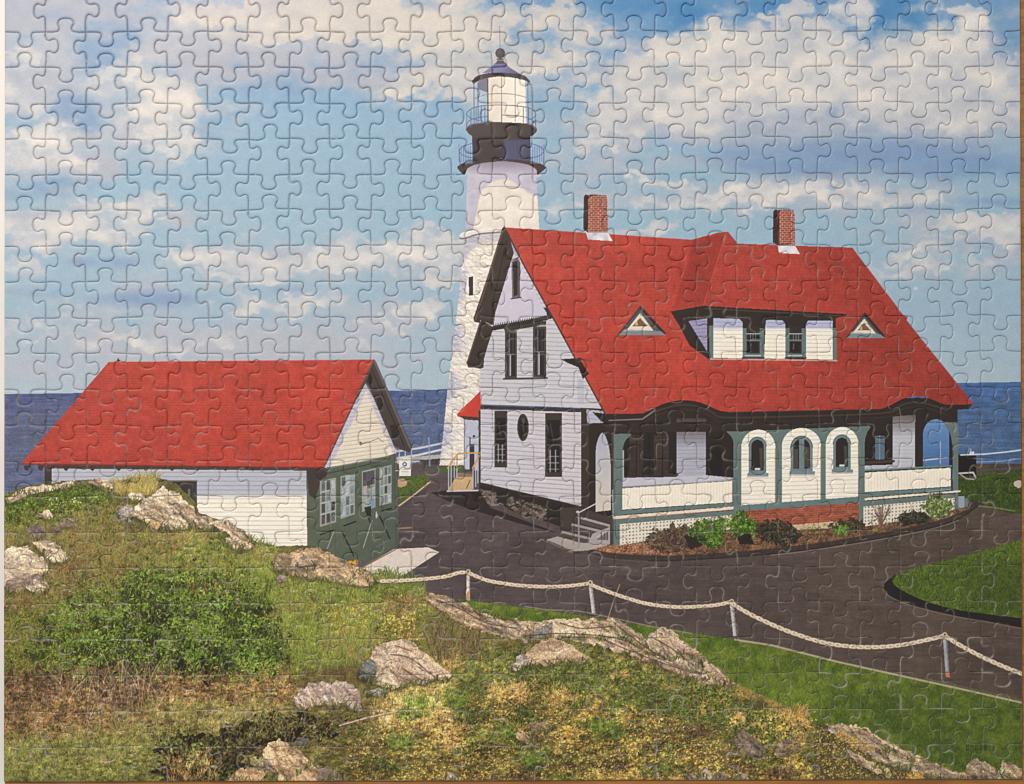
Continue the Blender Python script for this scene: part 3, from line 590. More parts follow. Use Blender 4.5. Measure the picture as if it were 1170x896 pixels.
# ---- steps, planting bed, shrubs, garage, concrete pad
def frontage():
    bed = [(664, 628), (690, 622), (705, 624), (760, 616), (843, 604), (900, 606), (985, 602), (1040, 594), (1092, 582), (1110, 577)]
    kerb = spline([(1116, 574), (1095, 588), (1060, 599), (1000, 611), (930, 622), (870, 629), (800, 634), (750, 636), (700, 633), (672, 628), (655, 628)], 6)
    fill(bed + list(kerb), lambda X, Y, w: mixc((84, 60, 46), (146, 102, 76), np.clip(.5 + 1.1 * (FINE[w] - .5) + .8 * (MED[w] - .5), 0, 1)), nz=.1)
    leaves(1100, [(664, 628), (700, 623), (760, 618), (760, 634), (690, 631)], (.6, 1.3), [(176, 122, 88), (196, 144, 108), (126, 80, 56)], 50, a=.6)
    FEATHER[:] = [4, .4]; leaves(900, [(800, 620), (1090, 582), (1090, 596), (930, 620), (800, 632)], (.6, 1.6), [(96, 74, 54), (124, 104, 66), (92, 100, 56), (70, 56, 44)], 49, a=.6); FEATHER[:] = [0, 0]
    line(kerb + [0, 2], 6, (66, 55, 51), nz=.12); line(kerb[:44] + [0, 5], 1.4, (50, 42, 40)); line(kerb[6:30] + [0, 6.6], 1.1, (150, 134, 124), a=.6); line(kerb[40:56] + [0, 6.2], .9, (120, 108, 102), a=.4)
    # steps
    fill([(640, 580), (664, 580), (699, 592), (699, 622), (655, 618), (640, 606)], (70, 59, 55))
    for k, (xa, ya, xb, yb) in enumerate(((664, 590.5, 697, 599.5), (653.5, 598, 692, 607), (642, 606.5, 680, 615.5), (625, 616, 672, 625))):
        fill([(xa, ya), (xb, yb), (xb, yb + 2.8 + k * .4), (xa - 1, ya + 2.5 + k * .4)], (168 - 6 * k, 156 - 6 * k, 152 - 5 * k)); fill([(xa, ya + 2.6), (xb, yb + 3), (xb, yb + 8), (xa, ya + 7.5)], (84, 74, 72))
    fill([(625, 616.5), (637, 613), (662, 620), (697, 622.5), (672, 629), (655, 630)], (172, 160, 154)); fill([(625, 617), (655, 630), (655, 633), (628, 621)], (110, 98, 92))
    fill([(677, 610), (697, 602), (697, 622), (672, 621)], (170, 160, 158)); fill([(681, 617), (695, 607), (695, 617)], (104, 96, 94), a=.8); line([(682, 614), (694, 606)], 1, (190, 182, 180))
    for x in (687, 690.5, 694): line([(x, 609), (x, 617)], .9, (84, 76, 74))
    line([(661, 586), (700, 565.5)], 1.4, (206, 198, 190)); line([(661, 585), (661.5, 626)], 1.8, (150, 146, 148)); oval(660, 585, 1.8, 1.6, (190, 184, 178)); line([(700, 560), (700.5, 592)], 1.2, (160, 164, 168)); line([(654, 600), (655, 622)], .8, (120, 112, 110))
    def shrub(p, cols, n, seed, base, size=(.8, 2.2), rag=3.5):
        fill(p, base, rag=rag + 2, nz=.2, a=.85); FEATHER[:] = [3.5, .25]; leaves(int(n * .55), p, size, [np.array(q) * .72 for q in cols], seed, rag=rag); FEATHER[:] = [4.5, .5]
        blades(n // 4, p, (2, 6), cols, seed + 500, tilt=.9, a=.7); leaves(int(n * .6), p, size, cols, seed + 900); FEATHER[:] = [0, 0]
    shrub([(738, 616), (748, 606), (770, 601), (786, 602), (800, 612), (792, 627), (760, 629), (742, 626)], [(96, 70, 58), (120, 92, 74), (74, 56, 46), (110, 104, 74)], 420, 51, (74, 54, 44))
    fill([(780, 612), (800, 606), (806, 622), (790, 628)], (50, 40, 36), rag=2)
    shrub([(788, 604), (796, 596), (812, 596), (826, 592), (829, 602), (826, 618), (818, 628), (804, 620), (794, 614)], [(86, 130, 54), (108, 150, 66), (62, 100, 40), (130, 168, 84)], 420, 52, (54, 76, 36))
    shrub([(831, 600), (838, 592), (846, 583), (852, 590), (862, 594), (867, 602), (858, 614), (845, 618), (836, 610)], [(86, 132, 52), (108, 152, 66), (60, 96, 38), (126, 164, 80)], 360, 53, (50, 70, 34))
    fill([(840, 612), (856, 610), (862, 622), (846, 622)], (44, 36, 30), rag=2)
    shrub([(864, 602), (872, 597), (890, 596), (905, 599), (913, 608), (910, 618), (890, 621), (872, 618)], [(56, 52, 40), (80, 68, 52), (40, 42, 30), (92, 86, 60)], 380, 54, (46, 42, 34))
    shrub([(948, 602), (962, 595), (975, 594), (988, 600), (986, 606), (966, 608)], [(72, 62, 44), (96, 84, 58), (54, 54, 36)], 160, 55, (62, 52, 40)); shrub([(953, 604), (966, 602), (969, 608), (956, 610)], [(96, 150, 64), (118, 168, 80)], 70, 56, (70, 110, 46), rag=1)
    shrub([(1028, 594), (1036, 587), (1050, 585), (1062, 590), (1060, 597), (1036, 599)], [(56, 54, 40), (74, 70, 48), (40, 40, 30)], 160, 57, (50, 46, 36))
    rng = np.random.default_rng(58)
    for k in range(26):
        x = rng.uniform(1000, 1012); t = rng.normal(0, 9); line([(1007, 601), ((1007 + x) / 2 + t * .4, 590), (x + t * .8, rng.uniform(576, 588))], .7, (112, 88, 74), a=.8)
    shrub([(1055, 576), (1062, 568), (1074, 566), (1084, 572), (1088, 580), (1080, 590), (1068, 591), (1058, 584)], [(110, 140, 84), (140, 164, 110), (80, 112, 60), (168, 184, 140)], 260, 59, (70, 92, 54))
    oval(1000, 606, 3, 2, (130, 150, 70), a=.6); leaves(40, [(920, 600), (945, 598), (945, 608), (922, 610)], (.6, 1.4), [(150, 150, 80), (120, 130, 60)], 60)
frontage()

def garage():
    # long side
    clap([(58, 533), (352, 534), (352, 627), (200, 640), (58, 575)], lambda X, Y, w: mixc((186, 186, 198), CREAM, sst(563, 574, Y + .006 * X)), 5.05, 0, .15)
    fill([(51, 533), (59, 533), (59, 556), (51, 556)], (66, 55, 48)); rect(192, 549, 225, 585, (58, 48, 44)); line([(192, 549.5), (225, 549.5)], 1.5, (120, 112, 108)); line([(216, 560), (216, 580)], 3, (92, 108, 108)); rect(219, 552, 225, 584, (70, 62, 58))
    fill([(40, 530), (370, 532), (366, 538), (58, 535.5), (50, 534)], (78, 62, 56))
    for x in (30, 46, 75, 105, 135, 166, 196, 225, 257, 288): fill([(x - 3, 532), (x + 5, 532), (x + 3, 536), (x + 1, 538.5), (x - 2, 536.5)], (70, 54, 46))
    # gable
    def gcol(X, Y, w):
        e = np.minimum(X - (371 + (533 - Y) * .48), (424 + (Y - 445) * .43) - X)
        t = sst(5, 8, e + 2.5 * (MED[w] - .5))
        return mixc((196, 192, 204), (228, 216, 196), t)
    clap([(414, 441), (421, 441), (453, 513), (452, 521), (441, 523), (369, 535)], gcol, 4.6, -.13, .15)
    fill([(427, 411), (430, 414), (471, 511), (468, 517), (453, 512.5), (449, 506), (424, 446), (418, 437), (408, 456), (406, 455)], (70, 60, 56)); line([(428, 413), (469, 512)], 2.6, (98, 92, 92)); line([(424, 420), (462, 510)], 1.2, (46, 38, 36)); line([(427, 412), (406, 457), (372, 530)], 1.8, (92, 82, 80))
    line([(418, 438), (426, 452), (452, 513)], 1.1, (54, 45, 42), a=.7)
    fill([(423, 426), (426, 432), (424, 440), (419, 436)], (48, 40, 38)); fill([(430, 455), (436, 454), (438, 462), (433, 468)], (48, 40, 38)); fill([(445, 486), (452, 485), (455, 500), (449, 502)], (48, 40, 38))
    line([(409, 505), (413, 508), (420, 506), (432, 501), (438, 505)], .9, (120, 104, 98), a=.7); oval(412, 507, 1.6, 2, (150, 110, 96)); fill([(440, 521), (446, 511), (449, 522)], (232, 220, 200))
    # green front
    gp = [(350, 537), (372, 537), (443, 521), (452, 518), (454, 530), (455.5, 622), (452, 628), (413, 649), (380, 634), (351, 624)]
    fill(gp, lambda X, Y, w: mixc((92, 104, 92), (84, 94, 86), sst(350, 455, X + 0 * Y)) * (1 + .06 * (MED[w] - .5))[..., None])
    fill([(350, 535), (366, 534), (366, 552), (360, 570), (353, 566), (351, 545)], (66, 56, 50)); fill([(362, 536), (375, 535), (373, 544), (364, 550)], (60, 50, 46))
    line([(374, 541), (412, 533), (446, 524)], 1.2, (60, 66, 60)); line([(372, 536), (441, 522.5)], 1.6, (112, 124, 114))
    for x in (383, 408, 431): line([(x, 604), (x, 640 - abs(x - 412) * .25)], .8, (70, 82, 76), a=.6)
    line([(450.5, 520), (453, 626)], 1.3, (70, 82, 76), a=.8); line([(413, 648), (453, 627)], 1.3, (140, 96, 80))
    def gw(x0, yt0, yb0, x1, yt1, yb1, seed):
        q = lambda u, v: (x0 + (x1 - x0) * u, (yt0 + (yt1 - yt0) * u) * (1 - v) + (yb0 + (yb1 - yb0) * u) * v)
        fill([q(-.06, -.02), q(1.06, -.02), q(1.06, 1.02), q(-.06, 1.02)], (150, 156, 150)); rng = np.random.default_rng(seed)
        for i in range(3):
            for j in range(4):
                a, b, c, d = i / 3 + .05, (i + 1) / 3 - .04, j / 4 + .02, (j + 1) / 4 - .025
                col = np.array([(128, 140, 148), (150, 162, 170), (96, 100, 104), (176, 180, 182), (84, 76, 80), (142, 150, 152)][rng.integers(0, 6)]) * rng.uniform(.85, 1.08)
                fill([q(a, c), q(b, c), q(b, d), q(a, d)], col, nz=.12)
        for j in (1, 2, 3): line([q(0, j / 4), q(1, j / 4)], 1.0, (186, 190, 186), a=.8)
        for i in (1, 2): line([q(i / 3, 0), q(i / 3, 1)], .8, (170, 176, 172), a=.7)
    gw(366.5, 550, 601, 383, 547, 596, 61); gw(390, 545, 592, 404.5, 542, 587, 62); gw(414.5, 539, 584, 428, 536, 579, 63); gw(434.5, 535, 577, 447, 532, 574, 64)
    fill([(414.5, 540), (428, 537), (428, 553), (414.5, 556)], (70, 60, 66), a=.75); fill([(418.5, 557.5), (421.5, 557), (421.5, 562), (418.5, 562.5)], (196, 122, 88), a=.8); fill([(423.5, 569), (427, 568.5), (427, 579), (423.5, 580)], (112, 142, 180), a=.75); fill([(416, 580), (424, 578), (424, 590), (421, 594)], (48, 44, 44))
    for a, b in (((366, 611), (381, 606)), ((393, 601), (406.5, 596)), ((436, 584), (447, 581)), ((415, 592), (421, 590)), ((391, 608), (404, 635)), ((434, 590), (445.5, 616)), ((419.5, 586), (423, 597))): line([a, b], 1.5, (34, 32, 32))
    line([(381.5, 607), (374, 627)], .9, (170, 184, 180), a=.8); line([(425, 595), (415, 626)], 1, (176, 190, 186), a=.8); line([(445, 617), (430, 625)], .9, (120, 134, 130), a=.7); oval(430.5, 589, 1.5, 2.5, (150, 154, 150)); line([(430, 585), (430, 592)], .9, (200, 200, 196))
    leaves(60, [(397, 642), (408, 640), (409, 647), (399, 647)], (.8, 1.6), [(230, 160, 40), (236, 180, 60), (214, 130, 30)], 65); leaves(20, [(408, 642), (413, 642), (413, 647), (408, 647)], (.8, 1.5), [(130, 90, 130), (110, 76, 110)], 66)
    # roof
    fill([(124, 413.8), (427, 411), (369.5, 535), (26, 531), (25, 528.5)], shingle(lambda X, Y, w: mixc((178, 67, 56), (185, 67, 53), np.clip((X - 60) / 300, 0, 1) + 0 * Y), 3.05, 0, .11), nz=.03)
    line([(25, 530.3), (369, 534.6)], 1.2, (120, 48, 42)); line([(427, 411), (369.5, 535)], 1.3, (104, 66, 60)); fill([(133, 414), (135, 408.5), (137, 413.5)], (120, 60, 54)); line([(124, 413.6), (427, 411)], .9, (214, 108, 92), a=.5)
    # pad and sign
    fill([(411, 650), (450, 627.5), (489, 625.5), (502, 631), (456, 661), (440, 664)], (222, 208, 196), nz=.04); line([(413, 649), (452, 628)], 1.1, (132, 96, 84)); line([(424, 640), (424, 658)], .6, (190, 176, 166), a=.6)
    rect(456, 523, 469.5, 544, (226, 222, 214)); oval(462.3, 530.5, 2.6, 2.8, (98, 106, 140)); oval(462.3, 530.5, 1.1, 1.2, (220, 220, 222)); line([(452, 528), (456, 528)], 1, (200, 196, 190)); line([(452, 538), (456, 538)], 1, (200, 196, 190))
    line([(459, 536.5), (466.5, 536.5)], .7, (160, 160, 168), a=.8); line([(459, 539), (466.5, 539)], .7, (160, 160, 168), a=.8)
garage()

# ---- the rocky slope in the foreground
GREEN = [(98, 122, 54), (84, 106, 46), (120, 138, 66), (70, 90, 40), (132, 132, 70)]
DRY = [(176, 138, 86), (150, 118, 72), (196, 160, 104), (122, 98, 62), (164, 112, 70)]
BROWN = [(106, 80, 60), (86, 64, 48), (124, 96, 72), (70, 54, 42), (140, 104, 78)]
BUSH = [(84, 124, 54), (104, 146, 68), (66, 102, 44), (122, 164, 84), (54, 84, 38)]
OCHRE = [(196, 156, 72), (214, 172, 84), (176, 136, 66), (150, 116, 62), (206, 166, 96)]
def shade_clumps(p, seed, k):
    """Tufts: darker hollows and paler tops in the vegetation of the printed slope."""
    w, m = pmask(p, 20); m = soften(m, 7); h, q = m.shape
    a = fbm(h, q, 3.2, 5, 4, seed, .62); b = fbm(h, q, 14, 22, 3, seed + 1)
    gy, _ = np.gradient(soften(a, .6))
    v = 1 + k * (1.15 * (a - .5) + .55 * (b - .5) - 2.2 * gy); v = np.clip(v, .35, 1.5)
    INK[w] *= (1 + m * (v - 1))[..., None]
def slope():
    top = [(3, 566), (18, 560), (30, 556), (60, 551), (85, 549), (104, 549), (128, 552), (150, 546), (178, 545), (200, 552), (222, 572), (228, 586), (245, 592), (262, 598), (278, 606), (292, 619), (322, 624), (352, 623), (372, 628), (392, 640), (412, 648), (432, 660), (446, 665), (478, 662), (488, 676), (500, 680), (520, 686), (548, 700), (580, 708), (612, 712), (640, 708), (700, 706), (738, 732), (760, 716), (806, 752), (845, 783), (900, 808), (935, 830), (985, 832), (1050, 864), (1080, 876), (1110, 886), (1140, 878), (1172, 885), (1172, 905), (2, 905)]
    def ground(X, Y, w):
        n = BIG[w]; m = MED[w]
        c = mixc((96, 84, 54), (112, 112, 58), np.clip(n + .3 * (m - .5), 0, 1))
        o = sst(.45, .75, n + .5 * (m - .5)) * sst(420, 560, X + 0 * Y) * sst(700, 800, Y + 0 * X)
        c = mixc(0, 1, o)[..., :1] * 0 + c * (1 - .7 * o[..., None]) + np.array((176, 138, 76), np.float32) * .7 * o[..., None]
        b = sst(110, 20, X + 0 * Y) * sst(880, 760, Y + 0 * X) * sst(690, 760, Y + 0 * X)
        return c * (1 - .7 * b[..., None]) + np.array((96, 76, 56), np.float32) * .7 * b[..., None]
    fill(top, ground, nz=.22, rag=1.5)
    G = lambda p, n, L, c, s, **k: blades(n, p, L, c, s, **k)
    # upper left knoll
    FEATHER[:] = [6, .3]
    knoll = [(5, 570), (40, 560), (80, 556), (120, 556), (128, 575), (90, 585), (40, 600), (5, 600)]
    fill(knoll, (74, 88, 42), rag=4, nz=.25); leaves(1500, knoll, (.8, 2), [(84, 116, 50), (66, 94, 40), (104, 136, 62), (54, 76, 34)], 70, rag=4)
    leaves(50, [(55, 572), (90, 570), (90, 580), (58, 582)], (.5, 1), [(220, 214, 170)], 71)
    G([(5, 590), (120, 575), (240, 600), (300, 640), (300, 660), (150, 660), (5, 620)], 5200, (2, 6), [(104, 110, 56), (88, 98, 48), (122, 116, 64), (140, 116, 70), (84, 78, 48)], 72)
    G([(128, 556), (178, 546), (180, 566), (160, 568), (128, 566)], 900, (5, 13), [(190, 164, 104), (164, 140, 84), (146, 140, 70), (120, 112, 60)], 73, tilt=.45)
    G([(210, 596), (300, 622), (330, 640), (330, 700), (260, 660), (200, 640)], 3600, (3, 9), GREEN + [(150, 150, 84)], 74)
    G([(5, 640), (110, 650), (120, 720), (5, 720)], 2600, (2, 6), [(110, 96, 62), (92, 88, 48), (128, 104, 66), (96, 76, 54)], 75)
    leaves(260, [(5, 640), (120, 655), (110, 720), (5, 720)], (.6, 1.6), [(170, 140, 110), (150, 110, 80), (84, 70, 50)], 76)
    # grassy middle
    G([(240, 650), (345, 640), (430, 670), (480, 668), (490, 700), (440, 730), (410, 760), (330, 770), (320, 700)], 15000, (3, 10), GREEN + [(140, 146, 76), (110, 132, 58), (150, 132, 80)], 77, tilt=.3, a=.7)
    G([(410, 656), (470, 660), (480, 690), (430, 690)], 1800, (3, 9), [(84, 112, 50), (100, 128, 58), (70, 92, 42), (130, 116, 70)], 78)
    leaves(1300, [(370, 690), (470, 680), (480, 730), (420, 735), (380, 725)], (.6, 1.5), OCHRE + [(130, 110, 60), (110, 104, 54)], 79)
    leaves(60, [(310, 660), (380, 670), (390, 740), (330, 740)], (.6, 1.1), [(214, 190, 170), (200, 170, 150)], 80)
    G([(380, 700), (420, 690), (410, 750), (370, 755)], 60, (14, 24), [(190, 150, 100), (196, 128, 84)], 81, tilt=.5)
    FEATHER[:] = [0, 0]; shade_clumps([(3, 575), (128, 560), (215, 596), (300, 640), (430, 670), (485, 672), (500, 700), (420, 740), (330, 775), (3, 775)], 401, .5)
    for x, y, rx, ry, cc in ((60, 645, 40, 12, (112, 84, 62)), (140, 652, 44, 10, (108, 86, 60)), (40, 700, 36, 16, (104, 80, 58)), (120, 628, 40, 10, (120, 96, 64)), (205, 612, 40, 9, (146, 120, 78)), (180, 598, 20, 8, (84, 78, 44)), (150, 596, 18, 8, (92, 72, 50)), (330, 690, 24, 10, (130, 112, 66)), (400, 735, 34, 12, (140, 112, 72)), (300, 632, 22, 7, (138, 124, 72)), (460, 690, 26, 9, (128, 104, 74)), (90, 610, 24, 8, (126, 100, 72))):
        oval(x, y, rx, ry, cc, a=.65, rag=12, nz=.35)
        FEATHER[:] = [5, .5]; blades(int(rx * ry * .35), [(x - rx, y - ry), (x + rx, y - ry), (x + rx, y + ry), (x - rx, y + ry)], (2, 7), [np.array(cc) * v for v in (.75, 1, 1.25)], int(x * 7 + y), tilt=.8, a=.6)
    # the big bush
    FEATHER[:] = [7, .6]
    bush = [(70, 690), (95, 672), (130, 668), (165, 650), (205, 655), (235, 645), (265, 652), (290, 668), (308, 690), (312, 722), (325, 745), (308, 768), (250, 772), (190, 768), (120, 772), (70, 768), (40, 760), (36, 730)]
    fill(bush, lambda X, Y, w: mixc((56, 68, 32), (33, 36, 20), sst(690, 760, Y + 0 * X + 50 * (MED[w] - .5))), rag=20, nz=.4)
    FEATHER[:] = [14, .1]; blades(5200, bush, (2, 7), [(84, 100, 48), (64, 80, 36), (98, 116, 56), (50, 60, 30), (104, 104, 62)], 850, tilt=.9, a=.45); FEATHER[:] = [9, .5]
    fill([(5, 700), (70, 690), (110, 720), (80, 768), (5, 768)], (78, 82, 40), rag=6, nz=.25)
    leaves(3600, [(5, 700), (70, 685), (120, 700), (110, 770), (5, 770)], (.8, 2.2), [(98, 112, 48), (78, 98, 40), (118, 124, 58), (64, 78, 34), (104, 88, 50)], 82, rag=4)
    fill([(160, 690), (205, 698), (195, 722), (150, 712)], (40, 38, 26), rag=9, a=.8)
    rng = np.random.default_rng(83)
    for k in range(10):
        FEATHER[1] = .55 + .05 * k; leaves(400 - 16 * k, bush, (1.0, 2.2 + .08 * k), [np.array(c) * (.58 + .062 * k) for c in BUSH], 84 + k, rag=6, asp=.45)
    FEATHER[:] = [0, 0]
    bx, by = scatter(120, bush, rng); o_ = np.argsort(by)
    for k, (x, y) in enumerate(zip(bx[o_] / S, by[o_] / S - OY)):   # leafy shoots, each a fan with its own hollow
        if y > 742 and x < 245 and k % 3: continue
        w_, h_ = rng.uniform(8, 15), rng.uniform(6, 10); v = rng.uniform(.62, 1.12) * (1.08 - .2 * (y - 650) / 120)
        oval(x, y + 4, w_ * 1.05, h_ * .8, (36, 40, 22), a=.55, rag=4, soft=0)
        FEATHER[:] = [3, 0]
        leaves(34, [(x - w_, y - h_ * .3), (x + w_, y - h_ * .3), (x + w_ * .8, y + h_), (x - w_ * .8, y + h_)], (1., 2.1), [np.array(q) * v * .72 for q in BUSH], 1000 + k, asp=.45)
        leaves(36, [(x - w_ * .8, y - h_), (x + w_ * .8, y - h_), (x + w_, y + h_ * .2), (x - w_, y + h_ * .2)], (1.1, 2.4), [np.array(q) * v for q in ((104, 144, 66), (124, 164, 84), (88, 126, 56), (112, 150, 74))], 1200 + k, asp=.42)
        FEATHER[:] = [0, 0]
    fill([(158, 694), (190, 700), (184, 719), (154, 713)], (38, 38, 25), rag=8, a=.7)
    fill([(190, 742), (240, 735), (262, 752), (250, 770), (200, 772)], (32, 31, 20), rag=12, a=.7); fill([(118, 745), (160, 742), (170, 760), (120, 768)], (46, 44, 30), rag=10, a=.6)
    FEATHER[:] = [6, .5]; leaves(420, [(110, 735), (320, 730), (315, 775), (110, 775)], (1, 2.4), [np.array(c) * .8 for c in BUSH], 860)
    leaves(130, [(268, 748), (312, 745), (318, 770), (275, 772)], (1.5, 3.2), [(110, 154, 72), (130, 172, 90), (84, 124, 54)], 150, asp=.4); leaves(90, [(210, 738), (235, 736), (232, 758), (214, 760)], (1.3, 2.8), [(104, 146, 70), (84, 120, 54)], 151, asp=.4)
    G([(215, 645), (275, 645), (285, 680), (215, 685)], 130, (6, 16), [(150, 100, 70), (130, 96, 66), (170, 120, 86)], 152, tilt=.3)
    FEATHER[:] = [9, .35]
    # tall loose grass everywhere on the slope
    FEATHER[:] = [14, .75]
    G([(3, 585), (130, 575), (260, 620), (420, 680), (480, 680), (430, 740), (330, 770), (3, 770)], 2600, (5, 14), [(136, 140, 76), (118, 126, 64), (156, 146, 92), (104, 116, 56)], 880, tilt=.5, a=.6)
    G([(3, 600), (130, 590), (140, 690), (3, 760)], 1500, (4, 11), [(150, 124, 80), (128, 104, 68), (110, 110, 60)], 881, tilt=.7, a=.6)
    FEATHER[:] = [14, .35]
    # bare brown scrub below the bush
    scrub = [(3, 768), (90, 770), (190, 772), (200, 800), (170, 850), (90, 858), (3, 850)]
    fill(scrub, lambda X, Y, w: mixc((72, 56, 44), (112, 84, 60), np.clip(.4 + 1.2 * (MED[w] - .5) + .012 * (Y - 800) + 0 * X, 0, 1)), rag=24, nz=.3)
    G(scrub, 4200, (3, 10), BROWN + [(100, 96, 62), (132, 108, 84)], 153, tilt=.6)
    for k in range(150):
        x = rng.normal(140, 36); y = rng.uniform(775, 832); t = rng.normal(0, .45); l = rng.uniform(14, 52)
        line([(x, y), (x + .45 * l * t, y - .5 * l), (x + l * t * 1.2, y - .9 * l)], rng.uniform(.45, .9), np.array((176, 150, 124)) * rng.uniform(.55, 1.1), a=.75)
    G([(5, 800), (170, 800), (170, 850), (5, 856)], 1500, (2, 6), [(170, 122, 76), (150, 108, 70), (116, 86, 60)], 154, tilt=.9)
    leaves(700, [(185, 770), (330, 768), (345, 800), (320, 816), (200, 812)], (.8, 2), [(150, 104, 70), (122, 84, 58), (170, 126, 88), (90, 66, 48), (66, 50, 38)], 155)
    G([(185, 775), (330, 772), (340, 815), (190, 815)], 1400, (3, 9), [(164, 118, 80), (130, 94, 64), (104, 76, 54), (190, 150, 108)], 156, tilt=1.1)
    G([(180, 808), (310, 808), (310, 845), (180, 850)], 2200, (4, 11), [(122, 118, 66), (150, 134, 80), (100, 104, 56), (176, 150, 96)], 157, tilt=.35)
    low = [(3, 850), (90, 850), (180, 838), (200, 896), (3, 896)]
    fill(low, (96, 100, 54), rag=24, nz=.25); G(low, 7000, (3, 9), [(104, 116, 60), (86, 102, 50), (126, 128, 72), (150, 130, 80), (76, 90, 44)], 158, tilt=.6); G([(3, 800), (330, 800), (330, 870), (3, 880)], 2600, (4, 12), [(150, 130, 84), (120, 116, 68), (168, 138, 90), (96, 92, 56)], 1580, tilt=.7, a=.65)
    # dark hollow
    hol = [(178, 846), (205, 838), (240, 842), (262, 832), (300, 822), (335, 815), (372, 826), (395, 822), (390, 840), (340, 845), (300, 852), (275, 876), (258, 896), (180, 896), (184, 868)]
    fill(hol, (34, 29, 22), rag=11, nz=.3); leaves(1500, hol, (.9, 2.4), [(58, 52, 36), (84, 72, 50), (76, 88, 50), (46, 42, 30), (112, 94, 70), (96, 104, 60)], 159, a=.75, rag=4); G(hol, 900, (3, 9), [(92, 86, 58), (70, 62, 44), (116, 100, 72), (84, 94, 54)], 1590, tilt=.8, a=.6)
    leaves(150, [(185, 846), (245, 842), (240, 880), (190, 884)], (1.5, 3), [(92, 112, 62), (76, 96, 52), (112, 130, 78)], 160, asp=.6); leaves(300, [(300, 815), (400, 812), (400, 838), (310, 846)], (.8, 2.2), [(84, 84, 46), (120, 100, 64), (60, 64, 36)], 161)
    G([(195, 870), (240, 868), (240, 893), (195, 893)], 260, (6, 15), [(170, 130, 84), (140, 104, 66), (190, 150, 100)], 162)
    FEATHER[:] = [8, .35]
    # flowery flat on the right
    flat = [(400, 800), (480, 770), (560, 745), (700, 735), (830, 785), (935, 832), (990, 845), (1060, 893), (390, 896)]
    G(flat, 9000, (2, 5), [(110, 112, 58), (90, 98, 50), (130, 120, 70), (150, 126, 76)], 163, a=.7)
    G([(480, 760), (560, 742), (700, 735), (830, 785), (925, 830), (900, 850), (700, 800), (560, 800), (470, 800)], 9000, (2, 6), [(84, 106, 54), (100, 124, 62), (68, 88, 46), (120, 134, 72), (58, 70, 40)], 164, tilt=.7)
    leaves(2600, [(560, 760), (700, 740), (830, 790), (925, 835), (880, 850), (700, 810), (580, 790)], (.7, 1.8), [(78, 102, 54), (98, 122, 66), (60, 80, 42), (116, 134, 78), (70, 60, 44)], 165)
    G([(430, 800), (510, 780), (520, 840), (430, 830)], 2400, (4, 12), [(206, 170, 104), (184, 146, 88), (160, 132, 78), (214, 184, 124)], 166, tilt=.5)
    for p, s in (([(585, 785), (610, 785), (605, 803), (585, 802)], 1), ([(625, 790), (655, 795), (654, 808), (630, 806)], 2), ([(560, 790), (590, 785), (585, 800), (562, 802)], 3), ([(505, 840), (535, 830), (530, 860), (510, 862)], 4), ([(838, 822), (846, 822), (846, 832), (838, 832)], 5), ([(900, 812), (925, 812), (920, 836), (898, 834)], 6), ([(500, 745), (530, 742), (525, 766), (505, 768)], 7)):
        G(p, 220, (5, 12), [(206, 152, 90), (184, 128, 76), (216, 172, 110)], 170 + s, tilt=.7)
    den = 0.30
    w, m = pmask(flat)
    leaves(9500, [(470, 815), (560, 790), (660, 792), (760, 815), (830, 850), (900, 860), (960, 896), (400, 896), (400, 850)], (.6, 1.6), OCHRE + [(110, 92, 54), (84, 76, 46), (128, 110, 64), (70, 64, 42)], 180, a=.85)
    for k in range(26):
        r = np.random.default_rng(200 + k); x, y = r.uniform(400, 950), r.uniform(818, 888); a, b = r.uniform(12, 34), r.uniform(4, 9)
        leaves(int(a * b * 1.1), [(x - a, y), (x, y - b), (x + a, y), (x, y + b)], (.6, 1.5), [OCHRE, OCHRE, [(74, 92, 48), (92, 112, 58), (56, 66, 40)], [(74, 92, 48), (92, 112, 58)], [(66, 52, 38), (90, 70, 50)]][k % 5], 230 + k, rag=3)
    FEATHER[:] = [5, .6]
    for k in range(34):
        r = np.random.default_rng(700 + k); x, y = r.uniform(400, 940), r.uniform(800, 888); a, b = r.uniform(10, 26), r.uniform(4, 8)
        pp = [(x - a, y), (x, y - b), (x + a, y), (x, y + b)]; cc = [[(70, 88, 48), (88, 108, 58), (52, 62, 38)], [(84, 66, 48), (62, 50, 38), (104, 84, 60)], [(96, 120, 62), (76, 98, 50)]][k % 3]
        leaves(int(a * b), pp, (.6, 1.7), cc, 740 + k); blades(int(a * b * .5), pp, (2, 6), cc, 780 + k, tilt=.6)
    FEATHER[:] = [8, .35]
    for x, y, s in ((480, 806, 1), (575, 838, 2), (610, 868, 3), (455, 850, 4), (520, 800, 5), (690, 835, 6)):
        G([(x - 14, y - 4), (x + 14, y - 4), (x + 14, y + 8), (x - 14, y + 8)], 240, (4, 11), [(96, 130, 60), (78, 108, 48), (118, 146, 76)], 260 + s, tilt=.4)
    FEATHER[:] = [0, 0]; shade_clumps([(3, 770), (330, 770), (400, 800), (480, 770), (560, 735), (700, 735), (845, 790), (935, 834), (1000, 850), (1060, 896), (3, 896)], 402, .55); FEATHER[:] = [5, .3]
    # twiggy heather right of the boulder
    fill([(490, 706), (545, 700), (552, 752), (498, 752)], (96, 84, 60), rag=8, a=.6)
    for k in range(150):
        x = rng.uniform(492, 552); t = rng.normal(0, .3); l = rng.uniform(14, 38); y = rng.uniform(735, 757)
        line([(x, y), (x + l * t, y - l)], rng.uniform(.6, 1.1), np.array([(112, 88, 70), (86, 66, 54), (104, 112, 64), (136, 112, 86)][k % 4]) * rng.uniform(.8, 1.15), a=.8)
    leaves(700, [(488, 700), (556, 700), (560, 755), (492, 757)], (.6, 1.6), [(100, 114, 62), (84, 70, 54), (120, 100, 74), (70, 84, 46)], 281)
